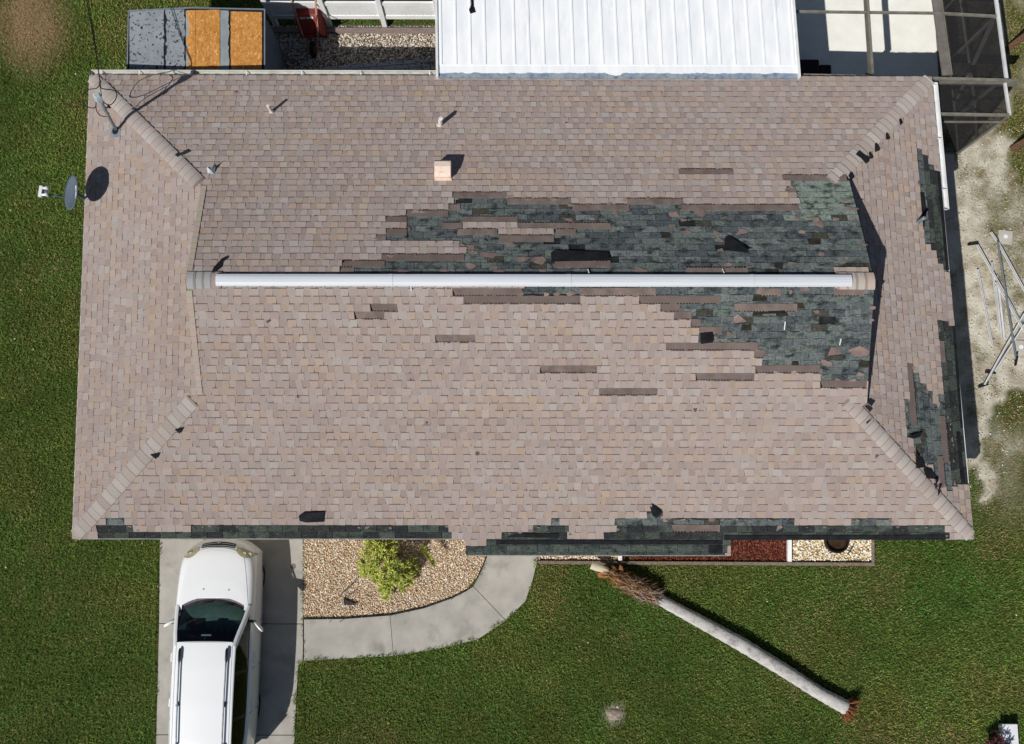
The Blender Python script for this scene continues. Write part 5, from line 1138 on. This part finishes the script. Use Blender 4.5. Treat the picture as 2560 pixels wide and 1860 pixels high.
# ------------------------------------------------------------------ car in the drive
def build_car():
    CX, Y0 = -6.33, -4.87
    T = thing('parked_car', 'white wagon parked nose-in on the concrete driveway', 'car', (CX, Y0-2.3, .03))
    Q = lambda w, s, z: np.array([CX+w, Y0-s, (z if z < .95 else .95+(z-.95)*.76)+.03])
    hws = lambda s: float(np.interp(s, [0, .2, .36, .55, .85, 1.2, 1.8, 2.6, 3.4, 3.9, 4.3, 4.68], [.735, .77, .79, .805, .825, .832, .832, .832, .826, .812, .785, .755]))
    sf = lambda w: .32*(abs(w)/.8)**3.0
    sr = lambda w: 4.66-.28*(abs(w)/.8)**3.4
    def zh(w, s): return .795+.195*(max(s, 0)/1.2)**.75-.05*(w/.8)**2
    def ztop(w, s):
        d = max(0, s-sf(w)); e = max(0, hws(s)-abs(w)); return zh(w, s)-.30*math.exp(-d/.075)-.15*math.exp(-e/.04)
    def loc(px, py, z): p = at(px, py, z+.03); return p[0]-CX, Y0-p[1]
    # front shell: wings and nose under the bonnet
    qs = [-1, -.985, -.96, -.92, -.86, -.78, -.68, -.56, -.42, -.28, -.14, 0]; qs = qs+[-q for q in qs[-2::-1]]
    ds = [0, .008, .02, .04, .07, .11, .16, .23, .32, .45, .6, .8, 1.0, 1.2, 1.42, 1.64]
    def front(off=0.0):
        rows = []
        for d in ds:
            row = []
            for q in qs:
                s = d; w = q*hws(s)
                for _ in range(3): s = sf(w)+d*(1.64-sf(w))/1.64; w = q*hws(s)
                row.append((w, s))
            rows.append(row)
        return rows
    FR = front(); sr_edge = lambda w: 1.17+.22*(abs(w)/.72)**2.3
    m_ = MB(); P = [[Q(w, s, ztop(w, s)) for w, s in r] for r in FR]
    b = len(P[0]); vs = [p for r in P for p in r]; fs = []
    for i in range(len(P)-1):
        for j in range(b-1):
            w, s = [np.mean([FR[i+a][j+c][k] for a in (0, 1) for c in (0, 1)]) for k in (0, 1)]
            if abs(w) < .765 and s > sr_edge(w)-.012: continue      # opening under the windscreen
            fs.append((i*b+j, (i+1)*b+j, (i+1)*b+j+1, i*b+j+1))
    m_.add(vs, fs); m_.build('front_wings', M['car'], T, smooth=True)
    # bonnet, standing a few millimetres proud with a shut line round it
    def patch(name, us, vsn, fn, mt, off, parent=T, th=.0):
        m_ = MB(); g_ = [[fn(u, v) for u in us] for v in vsn]; P = [[Q(w, s, ztop(w, s)+off) for w, s in r] for r in g_]; m_.grid(P, flip=True)
        if th:
            lo = [[p-[0, 0, th] for p in r] for r in P]
            m_.grid([P[0], lo[0]], flip=False); m_.grid([lo[-1], P[-1]]); m_.grid([[r[0] for r in lo], [r[0] for r in P]]); m_.grid([[r[-1] for r in P], [r[-1] for r in lo]])
        return m_.build(name, M[mt], parent, smooth=not th)
    wb = lambda t: .53+.20*min(1, t)**.6
    lead = lambda w: .175+.16*(abs(w)/.6)**2.2
    us = np.linspace(-1, 1, 21); vs_ = np.linspace(0, 1, 16)
    def bon(u, t):
        w = u*wb(t); a = lead(w); bnd = sr_edge(w); return w, a+(bnd-a)*t
    hd = patch('bonnet', us, vs_, bon, 'car', .007, th=.006)
    m_ = MB(); 
    def bon_edge(u, t, k): w, s = bon(u, t); return Q(w, s, ztop(w, s)+.0015)
    for px in ((509, 1473), (572, 1475)):
        w, s = loc(*px, .97); q = MB(); q.box(Q(w, s, ztop(w, s)+.012), (.018, .022, .014)); q.build('washer_nozzle', M['plastic'], hd)
    # grille and badge
    us2 = np.linspace(-1, 1, 17)
    def gri(u, t):
        w = u*.36; return w, (.055+.05*abs(u)**2)+(.085+.02*(1-abs(u)))*t
    gr = patch('grille', us2, np.linspace(0, 1, 5), gri, 'plastic', .006)
    for k in (.3, .72):
        m_ = MB(); pts = []
        for u in us2: w, s = gri(u*.97, k); pts.append(Q(w, s, ztop(w, s)+.012))
        m_.tube(pts, .005, 6); m_.build('grille_bar', M['steel'], gr)
    m_ = MB(); w, s = gri(0, .35); c = Q(w, s, ztop(w, s)+.018); m_.tube([c+np.array([.045*math.cos(a), .024*math.sin(a), .02*-math.sin(a)*-1]) for a in np.linspace(0, 6.283, 19)], .007, 6, cap=False); m_.tube([c+np.array([-.02, -.018, 0]), c+np.array([.02, .018, .0])], .007, 6); m_.build('badge', M['chrome'], gr)
    # headlights
    for sg in (-1, 1):
        def hl(u, t):
            w0 = .40+.375*u; s0 = .165+.055*u+.10*u*u; wid = .16*math.sin(math.pi*(.12+.83*u)**.9)+.012; return sg*w0, s0+wid*t*1.0
        us3 = np.linspace(0, 1, 12); us3 = us3 if sg == 1 else us3[::-1]
        L_ = patch('headlight', us3, np.linspace(0, 1, 6), hl, 'lamp', .009)
        m_ = MB()
        for uu, tt, r in ((.45, .5, .035), (.72, .5, .042)):
            w, s = hl(uu, tt); m_.tube([Q(w, s, ztop(w, s)+.004), Q(w, s, ztop(w, s)+.0125)], r, 14)
        m_.build('reflector', M['lampin'], L_)
    # lower body, ring by ring
    out = [(w, sf(w)) for w in np.linspace(0, .79, 16)]+[(hws(s), s) for s in np.linspace(.40, 4.28, 40)]+[(w, sr(w)) for w in np.linspace(.78, 0, 14)]
    full = out+[(-w, s) for w, s in out[-2:0:-1]]
    belt = lambda s: float(np.interp(s, [0, 1.3, 1.64, 2.2, 3.2, 4.2, 4.68], [0, .82, .835, .87, .90, .94, .95]))
    def topz(w, s): return ztop(w, s) if s < 1.45 else belt(s)
    def ring(f, ins):
        r = []
        for w, s in full:
            c = 2.33; zt = topz(w, s); z = .19+(zt-.19)*f; k = 1-ins/.88; r.append(Q(w*k, c+(s-c)*(1-ins/2.33), z))
        return r
    rings = [ring(0, .05), ring(.05, .012), ring(.3, -.004), ring(.55, -.012), ring(.8, -.004), ring(1.0, 0.0)]
    m_ = MB(); n = len(full); vs = [p for r in rings for p in r]; m_.add(vs, [(i*n+j, i*n+(j+1) % n, (i+1)*n+(j+1) % n, (i+1)*n+j) for i in range(len(rings)-1) for j in range(n)]); bd = m_.build('body', M['car'], T, smooth=True)
    # shoulders from the belt line up to the side glass
    sst = np.linspace(1.60, 4.45, 22)
    def base(s): return hws(s)-.055, belt(s)+.055+.02*max(0, 1.9-s)
    def topl(s): return float(np.interp(s, [1.6, 2.1, 3, 4.2, 4.5], [.64, .622, .615, .60, .58])), float(np.interp(s, [1.6, 2.05, 2.6, 3.4, 4.2, 4.5], [1.10, 1.50, 1.53, 1.54, 1.50, 1.45]))
    for sg in (-1, 1):
        m_ = MB(); m_.grid([[Q(sg*hws(s), s, belt(s)), Q(sg*(hws(s)-.02), s, belt(s)+.03), Q(sg*base(s)[0], s, base(s)[1])] for s in sst], flip=sg < 0); m_.build('shoulder', M['car'], T, smooth=True)
        # side glass and pillars
        for s0, s1, nm in ((1.86, 2.60, 'front_side_window'), (2.67, 3.50, 'rear_side_window'), (3.57, 4.22, 'quarter_window')):
            m_ = MB(); ss = np.linspace(s0, s1, 10)
            def tl(s):
                w1, z1 = topl(s); return w1, z1
            rows = []
            for s in ss:
                w0, z0 = base(s); w1, z1 = tl(s)
                rows.append([Q(sg*(w0+(w1-w0)*t+.025*math.sin(math.pi*t)), s, z0+(z1-z0)*t) for t in np.linspace(0, 1, 6)])
            m_.grid(rows, flip=sg > 0); m_.build(nm, M['tint'], T, smooth=True)
        for s0, s1, mt in ((2.60, 2.67, 'plastic'), (3.50, 3.57, 'plastic'), (4.22, 4.46, 'car'), (1.60, 1.86, 'plastic')):
            m_ = MB(); ss = np.linspace(s0, s1, 3); rows = []
            for s in ss:
                w0, z0 = base(s); w1, z1 = topl(s); rows.append([Q(sg*(w0+(w1-w0)*t+.025*math.sin(math.pi*t)+.002), s, z0+(z1-z0)*t) for t in np.linspace(0, 1, 6)])
            m_.grid(rows, flip=sg > 0); m_.build('pillar', M[mt], T, smooth=True)
        # front pillar
        a = [(.775, 1.36, .955), (.735, 1.60, 1.13), (.675, 1.86, 1.36), (.62, 2.10, 1.515)]; m_ = MB()
        rows = []
        for w, s, z in a: rows.append([Q(sg*(w-.062), s-.02, z+.012), Q(sg*(w-.02), s-.012, z+.022), Q(sg*(w+.012), s+.01, z+.004), Q(sg*(w+.02), s+.05, z-.03)])
        m_.grid(rows, flip=sg < 0); m_.build('front_pillar', M['car'], T, smooth=True)
        # mirror
        px = (410, 1565, 437, 1549) if sg < 0 else (657, 1577, 636, 1555); z = 1.0
        w0, s0 = loc(px[0], px[1], z); w1, s1 = loc(px[2], px[3], z); m_ = MB(); A = Vector(Q(w1, s1, z)); B = Vector(Q(w0, s0, z)); dd = (B-A)
        rows = []
        for t, k in ((0, .35), (.25, .85), (.6, 1), (.9, .85), (1.0, .4)):
            c = A+dd*t; rows.append([c+Vector((0, .045*k, -.01)), c+Vector((0, .02*k, .075*k)), c+Vector((0, -.03*k, .065*k)), c+Vector((0, -.045*k, -.0)), c+Vector((0, -.03*k, -.085*k)), c+Vector((0, .03*k, -.08*k)), c+Vector((0, .045*k, -.01))])
        m_.grid(rows, flip=sg > 0); m_.add(rows[-1][:6], [tuple(range(6))]); mi = m_.build('mirror', M['car'], T, smooth=True)
        m_ = MB(); m_.beam(A+Vector((-sg*.10, .02, -.02)), A+Vector((sg*.02, 0, -.02)), .05, .05); m_.build('mirror_foot', M['plastic'], mi)
        # roof rail
        m_ = MB(); rp = [Q(sg*float(np.interp(s, [2.1, 4.2], [.475, .455])), s, 1.575+.035+.03*math.sin(math.pi*(s-2.1)/2.2)) for s in np.linspace(2.36, 4.0, 12)]; m_.tube(rp, .017, 8); rr = m_.build('roof_rail', M['steel'], T, smooth=True)
        for s0, s1 in ((2.13, 2.4), (3.18, 3.26), (3.98, 4.2)):
            m_ = MB(); w = .473; m_.tube([Q(sg*w, s0, 1.575), Q(sg*w, s0+.05, 1.612), Q(sg*w, s1-.04, 1.622), Q(sg*w, s1, 1.60)], [.02, .027, .027, .02], 8); m_.build('rail_mount', M['plastic'], rr, smooth=True)
        # door handles, door gaps
        for s in (2.42, 3.33):
            m_ = MB(); m_.tube([Q(sg*(hws(s)+.0), s-.11, .80), Q(sg*(hws(s)+.045), s-.07, .81), Q(sg*(hws(s)+.045), s+.07, .81), Q(sg*(hws(s)+.0), s+.11, .80)], .014, 8); m_.build('door_handle', M['car'], T, smooth=True)
        m_ = MB(); 
        for s in (1.72, 2.63, 3.52): m_.beam(Q(sg*(hws(s)+.006), s, .28), Q(sg*(hws(s)+.002), s, belt(s)-.01), .008, .008, up=(0, 1, 0))
        m_.build('door_gap', M['plastic'], bd)
        for s in (.86, 3.55):
            c = Q(sg*.70, s, .29); m_ = MB(); K = 28
            m_.grid([[c+np.array([x, .30*r*math.cos(2*math.pi*j/K), .30*r*math.sin(2*math.pi*j/K)]) for j in range(K+1)] for x, r in ((-.1, .7), (-.1, .95), (-.07, 1), (.07, 1), (.098, .95), (.1, .68))]); wh = m_.build('wheel', M['rubber'], T)
            m_ = MB(); m_.tube([c-[.09, 0, 0], c+[sg*.088, 0, 0]], .205, 22); m_.build('rim', M['steel'], wh)
    # roof
    def rz(w, s): return float(np.interp(s, [1.98, 2.1, 2.5, 3.2, 4.0, 4.35], [1.535, 1.56, 1.59, 1.60, 1.575, 1.535]))-.045*(w/.6)**2
    ss = np.linspace(2.02, 4.36, 22); ws = np.linspace(-1, 1, 17); m_ = MB()
    m_.grid([[Q(u*.565, s-.02*(1-u*u)*(s < 2.1), rz(u*.565, s)) for u in ws] for s in ss], flip=True); rf = m_.build('roof_panel', M['car'], T, smooth=True)
    for sg in (-1, 1):
        m_ = MB(); m_.grid([[Q(sg*.572, s, rz(.572, s)), Q(sg*.597, s, rz(.58, s)-.004), Q(sg*(topl(s)[0]+.012), s, topl(s)[1]+.012), Q(sg*(topl(s)[0]+.012), s, topl(s)[1]-.012)] for s in np.linspace(2.04, 4.4, 22)], flip=sg < 0); m_.build('cant_rail', M['car'], T, smooth=True)
        m_ = MB(); m_.grid([[Q(sg*.563, s, rz(.565, s)-.006), Q(sg*.574, s, rz(.565, s)-.006)] for s in np.linspace(2.04, 4.36, 12)], flip=sg < 0); m_.build('roof_channel', M['plastic'], rf)
    # windscreen, cowl, wipers
    gb = lambda u: (u*.75, sr_edge(u*.75)+.075, .958-.03*u*u); gt = lambda u: (u*.572, 2.035-.02*(1-u*u), 1.545-.045*u*u)
    def wsc(u, t, n=0.0):
        a = np.array(gb(u)); b = np.array(gt(u)); p = a+(b-a)*t; p[2] += .05*math.sin(math.pi*t)*(1-.3*u*u)+n; return Q(*p)
    m_ = MB(); m_.grid([[wsc(u, t) for u in np.linspace(-1, 1, 17)] for t in np.linspace(0, 1, 10)], flip=True); ws_ = m_.build('windscreen', M['glass'], T, smooth=True)
    m_ = MB()
    for e in (-1, 1): m_.grid([[wsc(e*(1.0), t, .004), wsc(e*.945, t, .004)] for t in np.linspace(0, 1, 10)], flip=e < 0)
    m_.grid([[wsc(u, .955, .004) for u in np.linspace(-1, 1, 17)], [wsc(u, 1.0, .004) for u in np.linspace(-1, 1, 17)]], flip=True)
    m_.build('screen_border', M['plastic'], ws_)
    m_ = MB(); m_.grid([[Q(u*.765, sr_edge(u*.765)-.03, ztop(u*.765, sr_edge(u*.765))-.012) for u in ws], [Q(u*.755, sr_edge(u*.755)+.05, .95-.03*u*u) for u in ws], [wsc(u, .045, .004) for u in ws]], flip=True); cw = m_.build('cowl', M['cowl'], T)
    for a, b in (((-.02, .04), (-.62, .10)), ((.55, .05), (.0, .13))):
        m_ = MB(); p = wsc(a[0], a[1], .02); q = wsc(b[0], b[1], .018); r = wsc(b[0]+.55*(a[0]-b[0])*1.0, (a[1]+b[1])/2, .02); m_.tube([p, q], .007, 6); m_.tube([wsc(a[0]+.05, 0, .015), p, r], .009, 6); m_.build('wiper', M['plastic'], T)
    # inside
    m_ = MB(); us = np.linspace(-1, 1, 15)
    m_.grid([[Q(u*.73, sr_edge(u*.73)+.07, .93-.03*u*u) for u in us], [Q(u*.74, 1.55+.06*u*u, .955) for u in us], [Q(u*.74, 1.78, .935) for u in us], [Q(u*.74, 1.86, .86) for u in us], [Q(u*.74, 1.86, .45) for u in us]], flip=True); da = m_.build('dashboard', M['dash'], T, smooth=True)
    m_ = MB(); m_.grid([[Q(-.35+.2*u, 1.60+.25*t, .95+.07*math.sin(math.pi*t*.8)*(1-u*u)) for u in np.linspace(-1, 1, 9)] for t in np.linspace(0, 1, 6)], flip=True); m_.build('instrument_hood', M['seat'], da, smooth=True)
    for w in (.02, .14): 
        m_ = MB(); m_.box(Q(w, 1.875, .80), (.05, .02, .04)); m_.build('air_vent', M['bar'], da)
    m_ = MB(); m_.tube([Q(0, 0, 0)*0+Q(-.35, 1.98, .90)+np.array([.185*math.cos(a), .06*math.sin(a)*1.0, .17*math.sin(a)]) for a in np.linspace(0, 6.283, 25)], .016, 8, cap=False); m_.tube([Q(-.53, 1.98, .9), Q(-.17, 1.98, .9)], .03, 8); m_.build('steering_wheel', M['plastic'], T, smooth=True)
    for w in (-.36, .36):
        m_ = MB(); m_.box(Q(w, 2.45, .48), (.48, .5, .2)); o = m_.build('seat', M['seat'], T); bv = o.modifiers.new('b', 'BEVEL'); bv.width = .06; bv.segments = 3
        m_ = MB(); m_.beam(Q(w, 2.68, .5), Q(w, 2.86, 1.08), .46, .14, up=(0, 1, 0)); o = m_.build('seat_back', M['seat'], T); bv = o.modifiers.new('b', 'BEVEL'); bv.width = .05; bv.segments = 3
        m_ = MB(); m_.box(Q(w, 2.88, 1.2), (.26, .1, .16)); m_.build('headrest', M['seat'], T)
    m_ = MB(); m_.grid([[Q(-.78, s, z), Q(-.78, s, .22), Q(.78, s, .22), Q(.78, s, z)] for s, z in ((1.5, .82), (3, .86), (4.45, .9))], flip=True); m_.add([Q(-.82, 4.45, .22), Q(.82, 4.45, .22), Q(.82, 4.45, .9), Q(-.82, 4.45, .9)], [(0, 1, 2, 3)]); m_.build('cabin_lining', M['seat'], T)
    m_ = MB(); m_.grid([[Q(u*.55, s, rz(u*.55, s)-.035) for u in (-1, 0, 1)] for s in (2.08, 3, 4.3)], flip=True); m_.build('headliner', M['seat'], T)
    m_ = MB(); m_.tube([wsc(-.02, .93, -.03), wsc(-.02, .9, -.07)], .012, 6); m_.box(wsc(.0, .84, -.09), (.2, .03, .06)); m_.build('rear_view_mirror', M['steel'], T)
    # tail
    m_ = MB(); m_.grid([[Q(u*.565, 4.36, rz(u*.565, 4.36)), Q(u*.60, 4.40, 1.47)][:2] for u in ws]); m_.grid([[Q(u*.60, 4.40, 1.47), Q(u*.70, 4.52, 1.02)] for u in ws]); m_.build('rear_window', M['tint'], T, smooth=True)
    m_ = MB(); m_.grid([[Q(u*.72, 4.50, 1.04), Q(u*.78, sr(u*.78)-.01, .94)] for u in ws]); m_.build('tailgate', M['car'], T, smooth=True)
build_car()

# ------------------------------------------------------------------ fallen palm
def build_palm():
    P = [np.array(at(x, y, r)) for x, y, r in ((2116, 1769, .15), (2052, 1735, .145), (1964, 1678, .15), (1858, 1613, .152), (1753, 1555, .14), (1645, 1497, .12), (1600, 1470, .11))]
    rad = [.155, .140, .148, .154, .140, .118, .11]
    T = thing('fallen_palm', 'fallen palm with pale trunk lying across the front lawn', 'palm tree', (P[3][0], P[3][1], 0))
    n = 90; t = np.linspace(0, len(P)-1, n); C = np.stack([np.interp(t, range(len(P)), [p[k] for p in P]) for k in range(3)], -1); Rr = np.interp(t, range(len(P)), rad)
    # soften the corners of the path
    for _ in range(6): C[1:-1] = .25*C[:-2]+.5*C[1:-1]+.25*C[2:]
    m_ = MB(); m_.tube(C, [r*(1+.035*math.sin(i*1.9)+random.uniform(-.02, .02)) for i, r in enumerate(Rr)], 22); m_.build('trunk', M['bark'], T, smooth=True)
    # roots
    e = C[0]; ax = (C[0]-C[3]); ax /= np.linalg.norm(ax); m_ = MB()
    for i in range(330):
        a = random.uniform(0, 6.28); r = .16*math.sqrt(random.random()); sd = np.cross(ax, [0, 0, 1.]); sd /= np.linalg.norm(sd); up = np.cross(sd, ax)
        p = e+(sd*math.cos(a)+up*math.sin(a))*r-ax*.03; L = random.uniform(.12, .38); d = ax+.9*(sd*math.cos(a)+up*math.sin(a))*r/.16+np.array([random.uniform(-.5, .5) for _ in range(3)])*.6; d /= np.linalg.norm(d)
        q = p+d*L*.6; q2 = q+np.array([random.uniform(-.05, .05), random.uniform(-.05, .05), -random.uniform(0, .07)]); q2[2] = max(q2[2], .01)
        m_.tube([p, q, q2], [.010, .007, .004], 4, col=random.choice((lin(146, 96, 66), lin(120, 76, 52), lin(166, 112, 80), lin(98, 62, 44))))
    m_.tube([e-ax*.05, e+ax*.07, e+ax*.15], [.155, .13, .05], 14, col=lin(62, 42, 32))
    m_.build('root_mass', M['fibre'], T, tint=True)
    # shaggy boots at the crown end
    c0 = np.array(at(1642, 1492, .14)); c1 = np.array(at(1520, 1432, .2)); ax = c1-c0; Lc = np.linalg.norm(ax); ax /= Lc; sd = np.cross(ax, [0, 0, 1.]); sd /= np.linalg.norm(sd); up = np.cross(sd, ax); m_ = MB()
    core = [(0, .13), (.12, .2), (.35, .22), (.65, .19), (.9, .13), (1, .07)]
    m_.tube([c0+ax*Lc*t+[0, 0, .03] for t, _ in core], [r*.9 for _, r in core], 16, col=lin(104, 76, 54)); cr = m_.build('boot_core', M['fibre'], T, tint=True)
    m_ = MB()
    for i in range(900):
        t = random.random(); r = float(np.interp(t, [c[0] for c in core], [c[1] for c in core])); a = random.uniform(-.5, 3.64); rd = sd*math.cos(a)+up*math.sin(a)
        p = c0+ax*Lc*t+[0, 0, .03]+rd*r*.86; L = random.uniform(.07, .24); d = ax*random.choice((1, 1, -1, -.6))+rd*random.uniform(.1, .55)+sd*random.uniform(-.5, .5); d /= np.linalg.norm(d)
        wv = np.cross(d, rd); wv = wv/max(np.linalg.norm(wv), 1e-5)*random.uniform(.004, .014); q = p+d*L
        q[2] = max(q[2], .02); p[2] = max(p[2], .02); g_ = t
        col = random.choice((lin(150, 112, 72), lin(176, 140, 98), lin(128, 88, 56), lin(96, 68, 48))) if random.random() < .25+.75*g_ else random.choice((lin(150, 136, 128), lin(120, 106, 100), lin(172, 158, 146), lin(92, 80, 76)))
        m_.add([p-wv, p+wv, (p+q)/2+wv*.8+rd*.02, q, (p+q)/2-wv*.8+rd*.02], [(0, 1, 2, 4), (4, 2, 3)], 0, col)
    m_.build('leaf_fibres', M['fibre'], T, tint=True)
    for pl, hh, col in (([(1512, 1428), (1494, 1433), (1497, 1444), (1520, 1445)], .25, lin(170, 112, 76)), ([(1547, 1424), (1550, 1412), (1555, 1416), (1559, 1427)], .32, lin(140, 96, 66)), ([(1532, 1426), (1533, 1414), (1538, 1418), (1541, 1426)], .28, lin(120, 86, 60))):
        m_ = MB(); m_.plate([at(x, y, hh) for x, y in pl], .03, 0, col); m_.build('leaf_stub', M['fibre'], T, tint=True)
    A = np.array(at(1526, 1428, .24)); B = np.array(at(1478, 1412, .36)); dv = B-A; m_ = MB(); sd2 = np.cross(dv, [0, 0, 1.]); sd2 /= np.linalg.norm(sd2); rows = []
    for t, w, in ((0, .035), (.3, .075), (.65, .095), (1, .09)):
        c = A+dv*t; rows.append([c+sd2*w*u+np.array([0, 0, .045*(1-u*u)]) for u in np.linspace(-1, 1, 7)])
    m_.grid(rows); m_.grid([[p-[0, 0, .02] for p in r] for r in rows], flip=True); m_.add(rows[-1]+[p-[0, 0, .02] for p in rows[-1][::-1]], [tuple(range(14))])
    m_.grid([[r[0]-[0, 0, .02] for r in rows], [r[0] for r in rows]]); m_.grid([[r[-1] for r in rows], [r[-1]-[0, 0, .02] for r in rows]]); m_.build('cut_frond_base', M['frond'], T)
build_palm()

# ------------------------------------------------------------------ shrub in the pebble bed
def rosettes(pts, n, L, pal, w=.009):
    V = []; F = []; Cc = []
    for p, ax in pts:
        ax = ax/np.linalg.norm(ax); sx = np.cross(ax, [.3, .2, 1.]); sx /= np.linalg.norm(sx); sy = np.cross(ax, sx); bright = random.uniform(.8, 1.15)
        for i in range(n):
            a = random.uniform(0, 6.28); el = random.uniform(.0, .95); d = (sx*math.cos(a)+sy*math.sin(a))*math.cos(el)+ax*math.sin(el); Lx = random.uniform(*L); s = np.cross(d, ax); s = s/max(1e-6, np.linalg.norm(s))*w*random.uniform(.7, 1.3); o = p+ax*random.uniform(-.05, .03)
            m = o+d*Lx*.5+ax*.012; t = o+d*Lx-np.array([0, 0, .02*random.random()]); b = len(V); V += [o-s*.5, o+s*.5, m+s, t, m-s]; F += [(b, b+1, b+2), (b, b+2, b+4), (b+4, b+2, b+3)]; c = np.array(random.choice(pal))*bright*random.uniform(.85, 1.15); Cc += [c]*5
    return np.array(V), np.array(F), np.array(Cc)
def build_shrub():
    cpx = (972, 1400); g = at(985, 1370, 0); T = thing('shrub', 'bushy yellow-green narrow-leaved shrub in the pebble bed', 'shrub', (g[0], g[1], 0))
    poly = [(935, 1325), (912, 1348), (906, 1395), (899, 1428), (916, 1446), (948, 1458), (955, 1496), (974, 1494), (984, 1462), (1006, 1478), (1022, 1462), (1040, 1432), (1042, 1398), (1026, 1392), (1012, 1420), (996, 1408), (988, 1370), (992, 1325)]
    pts = []
    while len(pts) < 340:
        px = random.uniform(895, 1045); py = random.uniform(1322, 1498)
        if not inpoly(np.array([[px, py]]), poly)[0]: continue
        dx, dy = (px-962)/75, (py-1395)/95; dome = max(0, 1-dx*dx-dy*dy); z = .22+.62*math.sqrt(dome)*random.uniform(.55, 1.05)
        p = np.array(at(px, py, z)); ax = np.array([dx*.5+random.uniform(-.3, .3), -dy*.5+random.uniform(-.3, .3), .8]); pts.append((p, ax))
    br = []
    for k in range(9):
        px, py = 1052+random.uniform(-2, 30)*1.0, 1372+k*4.6; p = np.array(at(1056+k*3.4, 1371+k*4.8, .42)); pts.append((p, np.array([.5, .1, .7]))); br.append(p)
    V, F, Cc = rosettes(pts, 21, (.06, .13), [lin(172, 178, 72), lin(150, 162, 60), lin(194, 196, 102), lin(122, 140, 52), lin(180, 182, 82), lin(104, 120, 48)])
    fast_mesh('foliage', V, F, M['leaf'], T, org=(g[0], g[1], 0), tint=Cc)
    m_ = MB(); root = np.array([g[0], g[1], 0]); stems = []
    for i in range(12):
        tgt = pts[random.randrange(200)][0]; mid = root*.5+tgt*.5+np.array([0, 0, .12]); m_.tube([root, mid, tgt], [.016, .011, .005], 6)
    for x, y in ((1003, 1350), (1008, 1385)): m_.tube([root, at(x, y, .5), at(x+2, y+45, .45)], [.014, .01, .005], 6)
    m_.tube([root, at(1020, 1366, .4), at(1045, 1374, .45), br[0], br[-1]], [.014, .01, .008, .006, .004], 6); m_.build('stem', M['twig'], T)
build_shrub()
def build_debris():
    c = at(862, 1496, .05); T = thing('broken_bracket', 'broken dark metal bracket lying on the tan pebbles', 'metal scrap', (c[0], c[1], 0))
    m_ = MB(); m_.beam(at(848, 1490, .10), at(878, 1464, .14), .02, .02); m_.build('arm', M['plastic'], T)
    m_ = MB(); m_.beam(at(866, 1494, .06), at(886, 1480, .10), .018, .018); m_.build('arm', M['plastic'], T)
    m_ = MB(); m_.plate([at(x, y, .08) for x, y in ((860, 1497), (866, 1500), (892, 1511), (886, 1513), (860, 1512))], .02); m_.build('plate', M['plastic'], T)
    m_ = MB(); m_.plate([at(x, y, .10) for x, y in ((853, 1500), (859, 1496), (861, 1512), (856, 1512))], .02); m_.build('face_plate', M['sandrock'], T)
    c = at(1535, 1786, 0); m_ = MB(); pts = []
    rows = []
    K = 22
    for r, z in ((1.0, .002), (.8, .03), (.45, .05), (.02, .055)): rows.append([np.array([c[0]+.17*r*math.cos(a)*(1+.2*math.sin(3*a)), c[1]+.15*r*math.sin(a)*(1+.2*math.cos(2*a)), z+.01*math.sin(5*a)*r]) for a in np.linspace(0, 2*math.pi, K+1)])
    m_.grid(rows); tag(m_.build('sand_mound', M['sandrock'], None, org=c, smooth=True), 'small bare pale sand mound in the front lawn', 'sand mound')
    # flat white box on the lawn's corner with a dark red plant beside it
    z = .24; c = at(2527, 1842, z); T = thing('utility_box', 'white box standing at the bottom right corner of the lawn', 'box', (c[0], c[1]-.1, 0))
    sx = at(2545, 1830, z)[0]-at(2508, 1830, z)[0]; y1 = at(2527, 1811, z)[1]; m_ = MB(); m_.box((c[0], y1-.3, z-.03), (sx, .6, .06)); l = m_.build('lid', M['mailwhite'], T)
    m_ = MB(); m_.box((c[0], y1-.3, (z-.06)/2), (sx*.86, .52, z-.062)); m_.build('case', M['mailwhite'], T)
    b = at(2482, 1858, .2); T = thing('red_plant', 'dark red leafy plant beside the white box', 'plant', (b[0], b[1], 0)); pts = [(np.array([b[0]+random.gauss(0, .12), b[1]+random.gauss(-.03, .1), random.uniform(.1, .5)]), np.array([random.uniform(-.4, .4), random.uniform(-.4, .4), 1])) for _ in range(26)]
    V, F, Cc = rosettes(pts, 16, (.06, .14), [lin(70, 34, 40), lin(48, 24, 30), lin(92, 52, 54)], .013); fast_mesh('foliage', V, F, M['redleaf'], T, org=(b[0], b[1], 0), tint=Cc)
    m_ = MB(); m_.tube([(b[0], b[1], 0), (b[0], b[1], .3)], [.015, .006], 6); m_.build('stem', M['twig'], T)
build_debris()

def litter():
    n = 420; x = RNG.uniform(-12.5, 12.5, n); y = RNG.uniform(-9.6, 7.8, n); q = proj(np.stack([x, y, np.zeros(n)], -1)); keep = np.ones(n, bool)
    for pl in (DRIVE, WALK, BED1, BED2, BACKYARD, CAGEFLOOR, SIDEPAD): keep &= ~inpoly(q, pl)
    keep &= ~((np.abs(x) < 8.9) & (np.abs(y) < 5)) & ~((x > -8.6) & (x < 5.8) & (y > 4)); x, y = x[keep], y[keep]; V = []; F = []; C = []
    for a, b in zip(x, y):
        r = random.uniform(.008, .03); an = random.uniform(0, 6.28); k = random.uniform(.25, .7); z = random.uniform(.05, .08); c = random.choice((lin(214, 210, 190), lin(176, 150, 110), lin(150, 108, 76), lin(196, 186, 150))); i = len(V)
        ca, sa = math.cos(an), math.sin(an); V += [(a+ca*r, b+sa*r, z), (a-sa*r*k, b+ca*r*k, z+.01), (a-ca*r, b-sa*r, z+.004), (a+sa*r*k, b-ca*r*k, z)]; F.append((i, i+1, i+2, i+3)); C += [c]*4
    tag(fast_mesh('lawn_litter', V, F, M['chips'], tint=np.array(C)), kind='stuff')
litter()
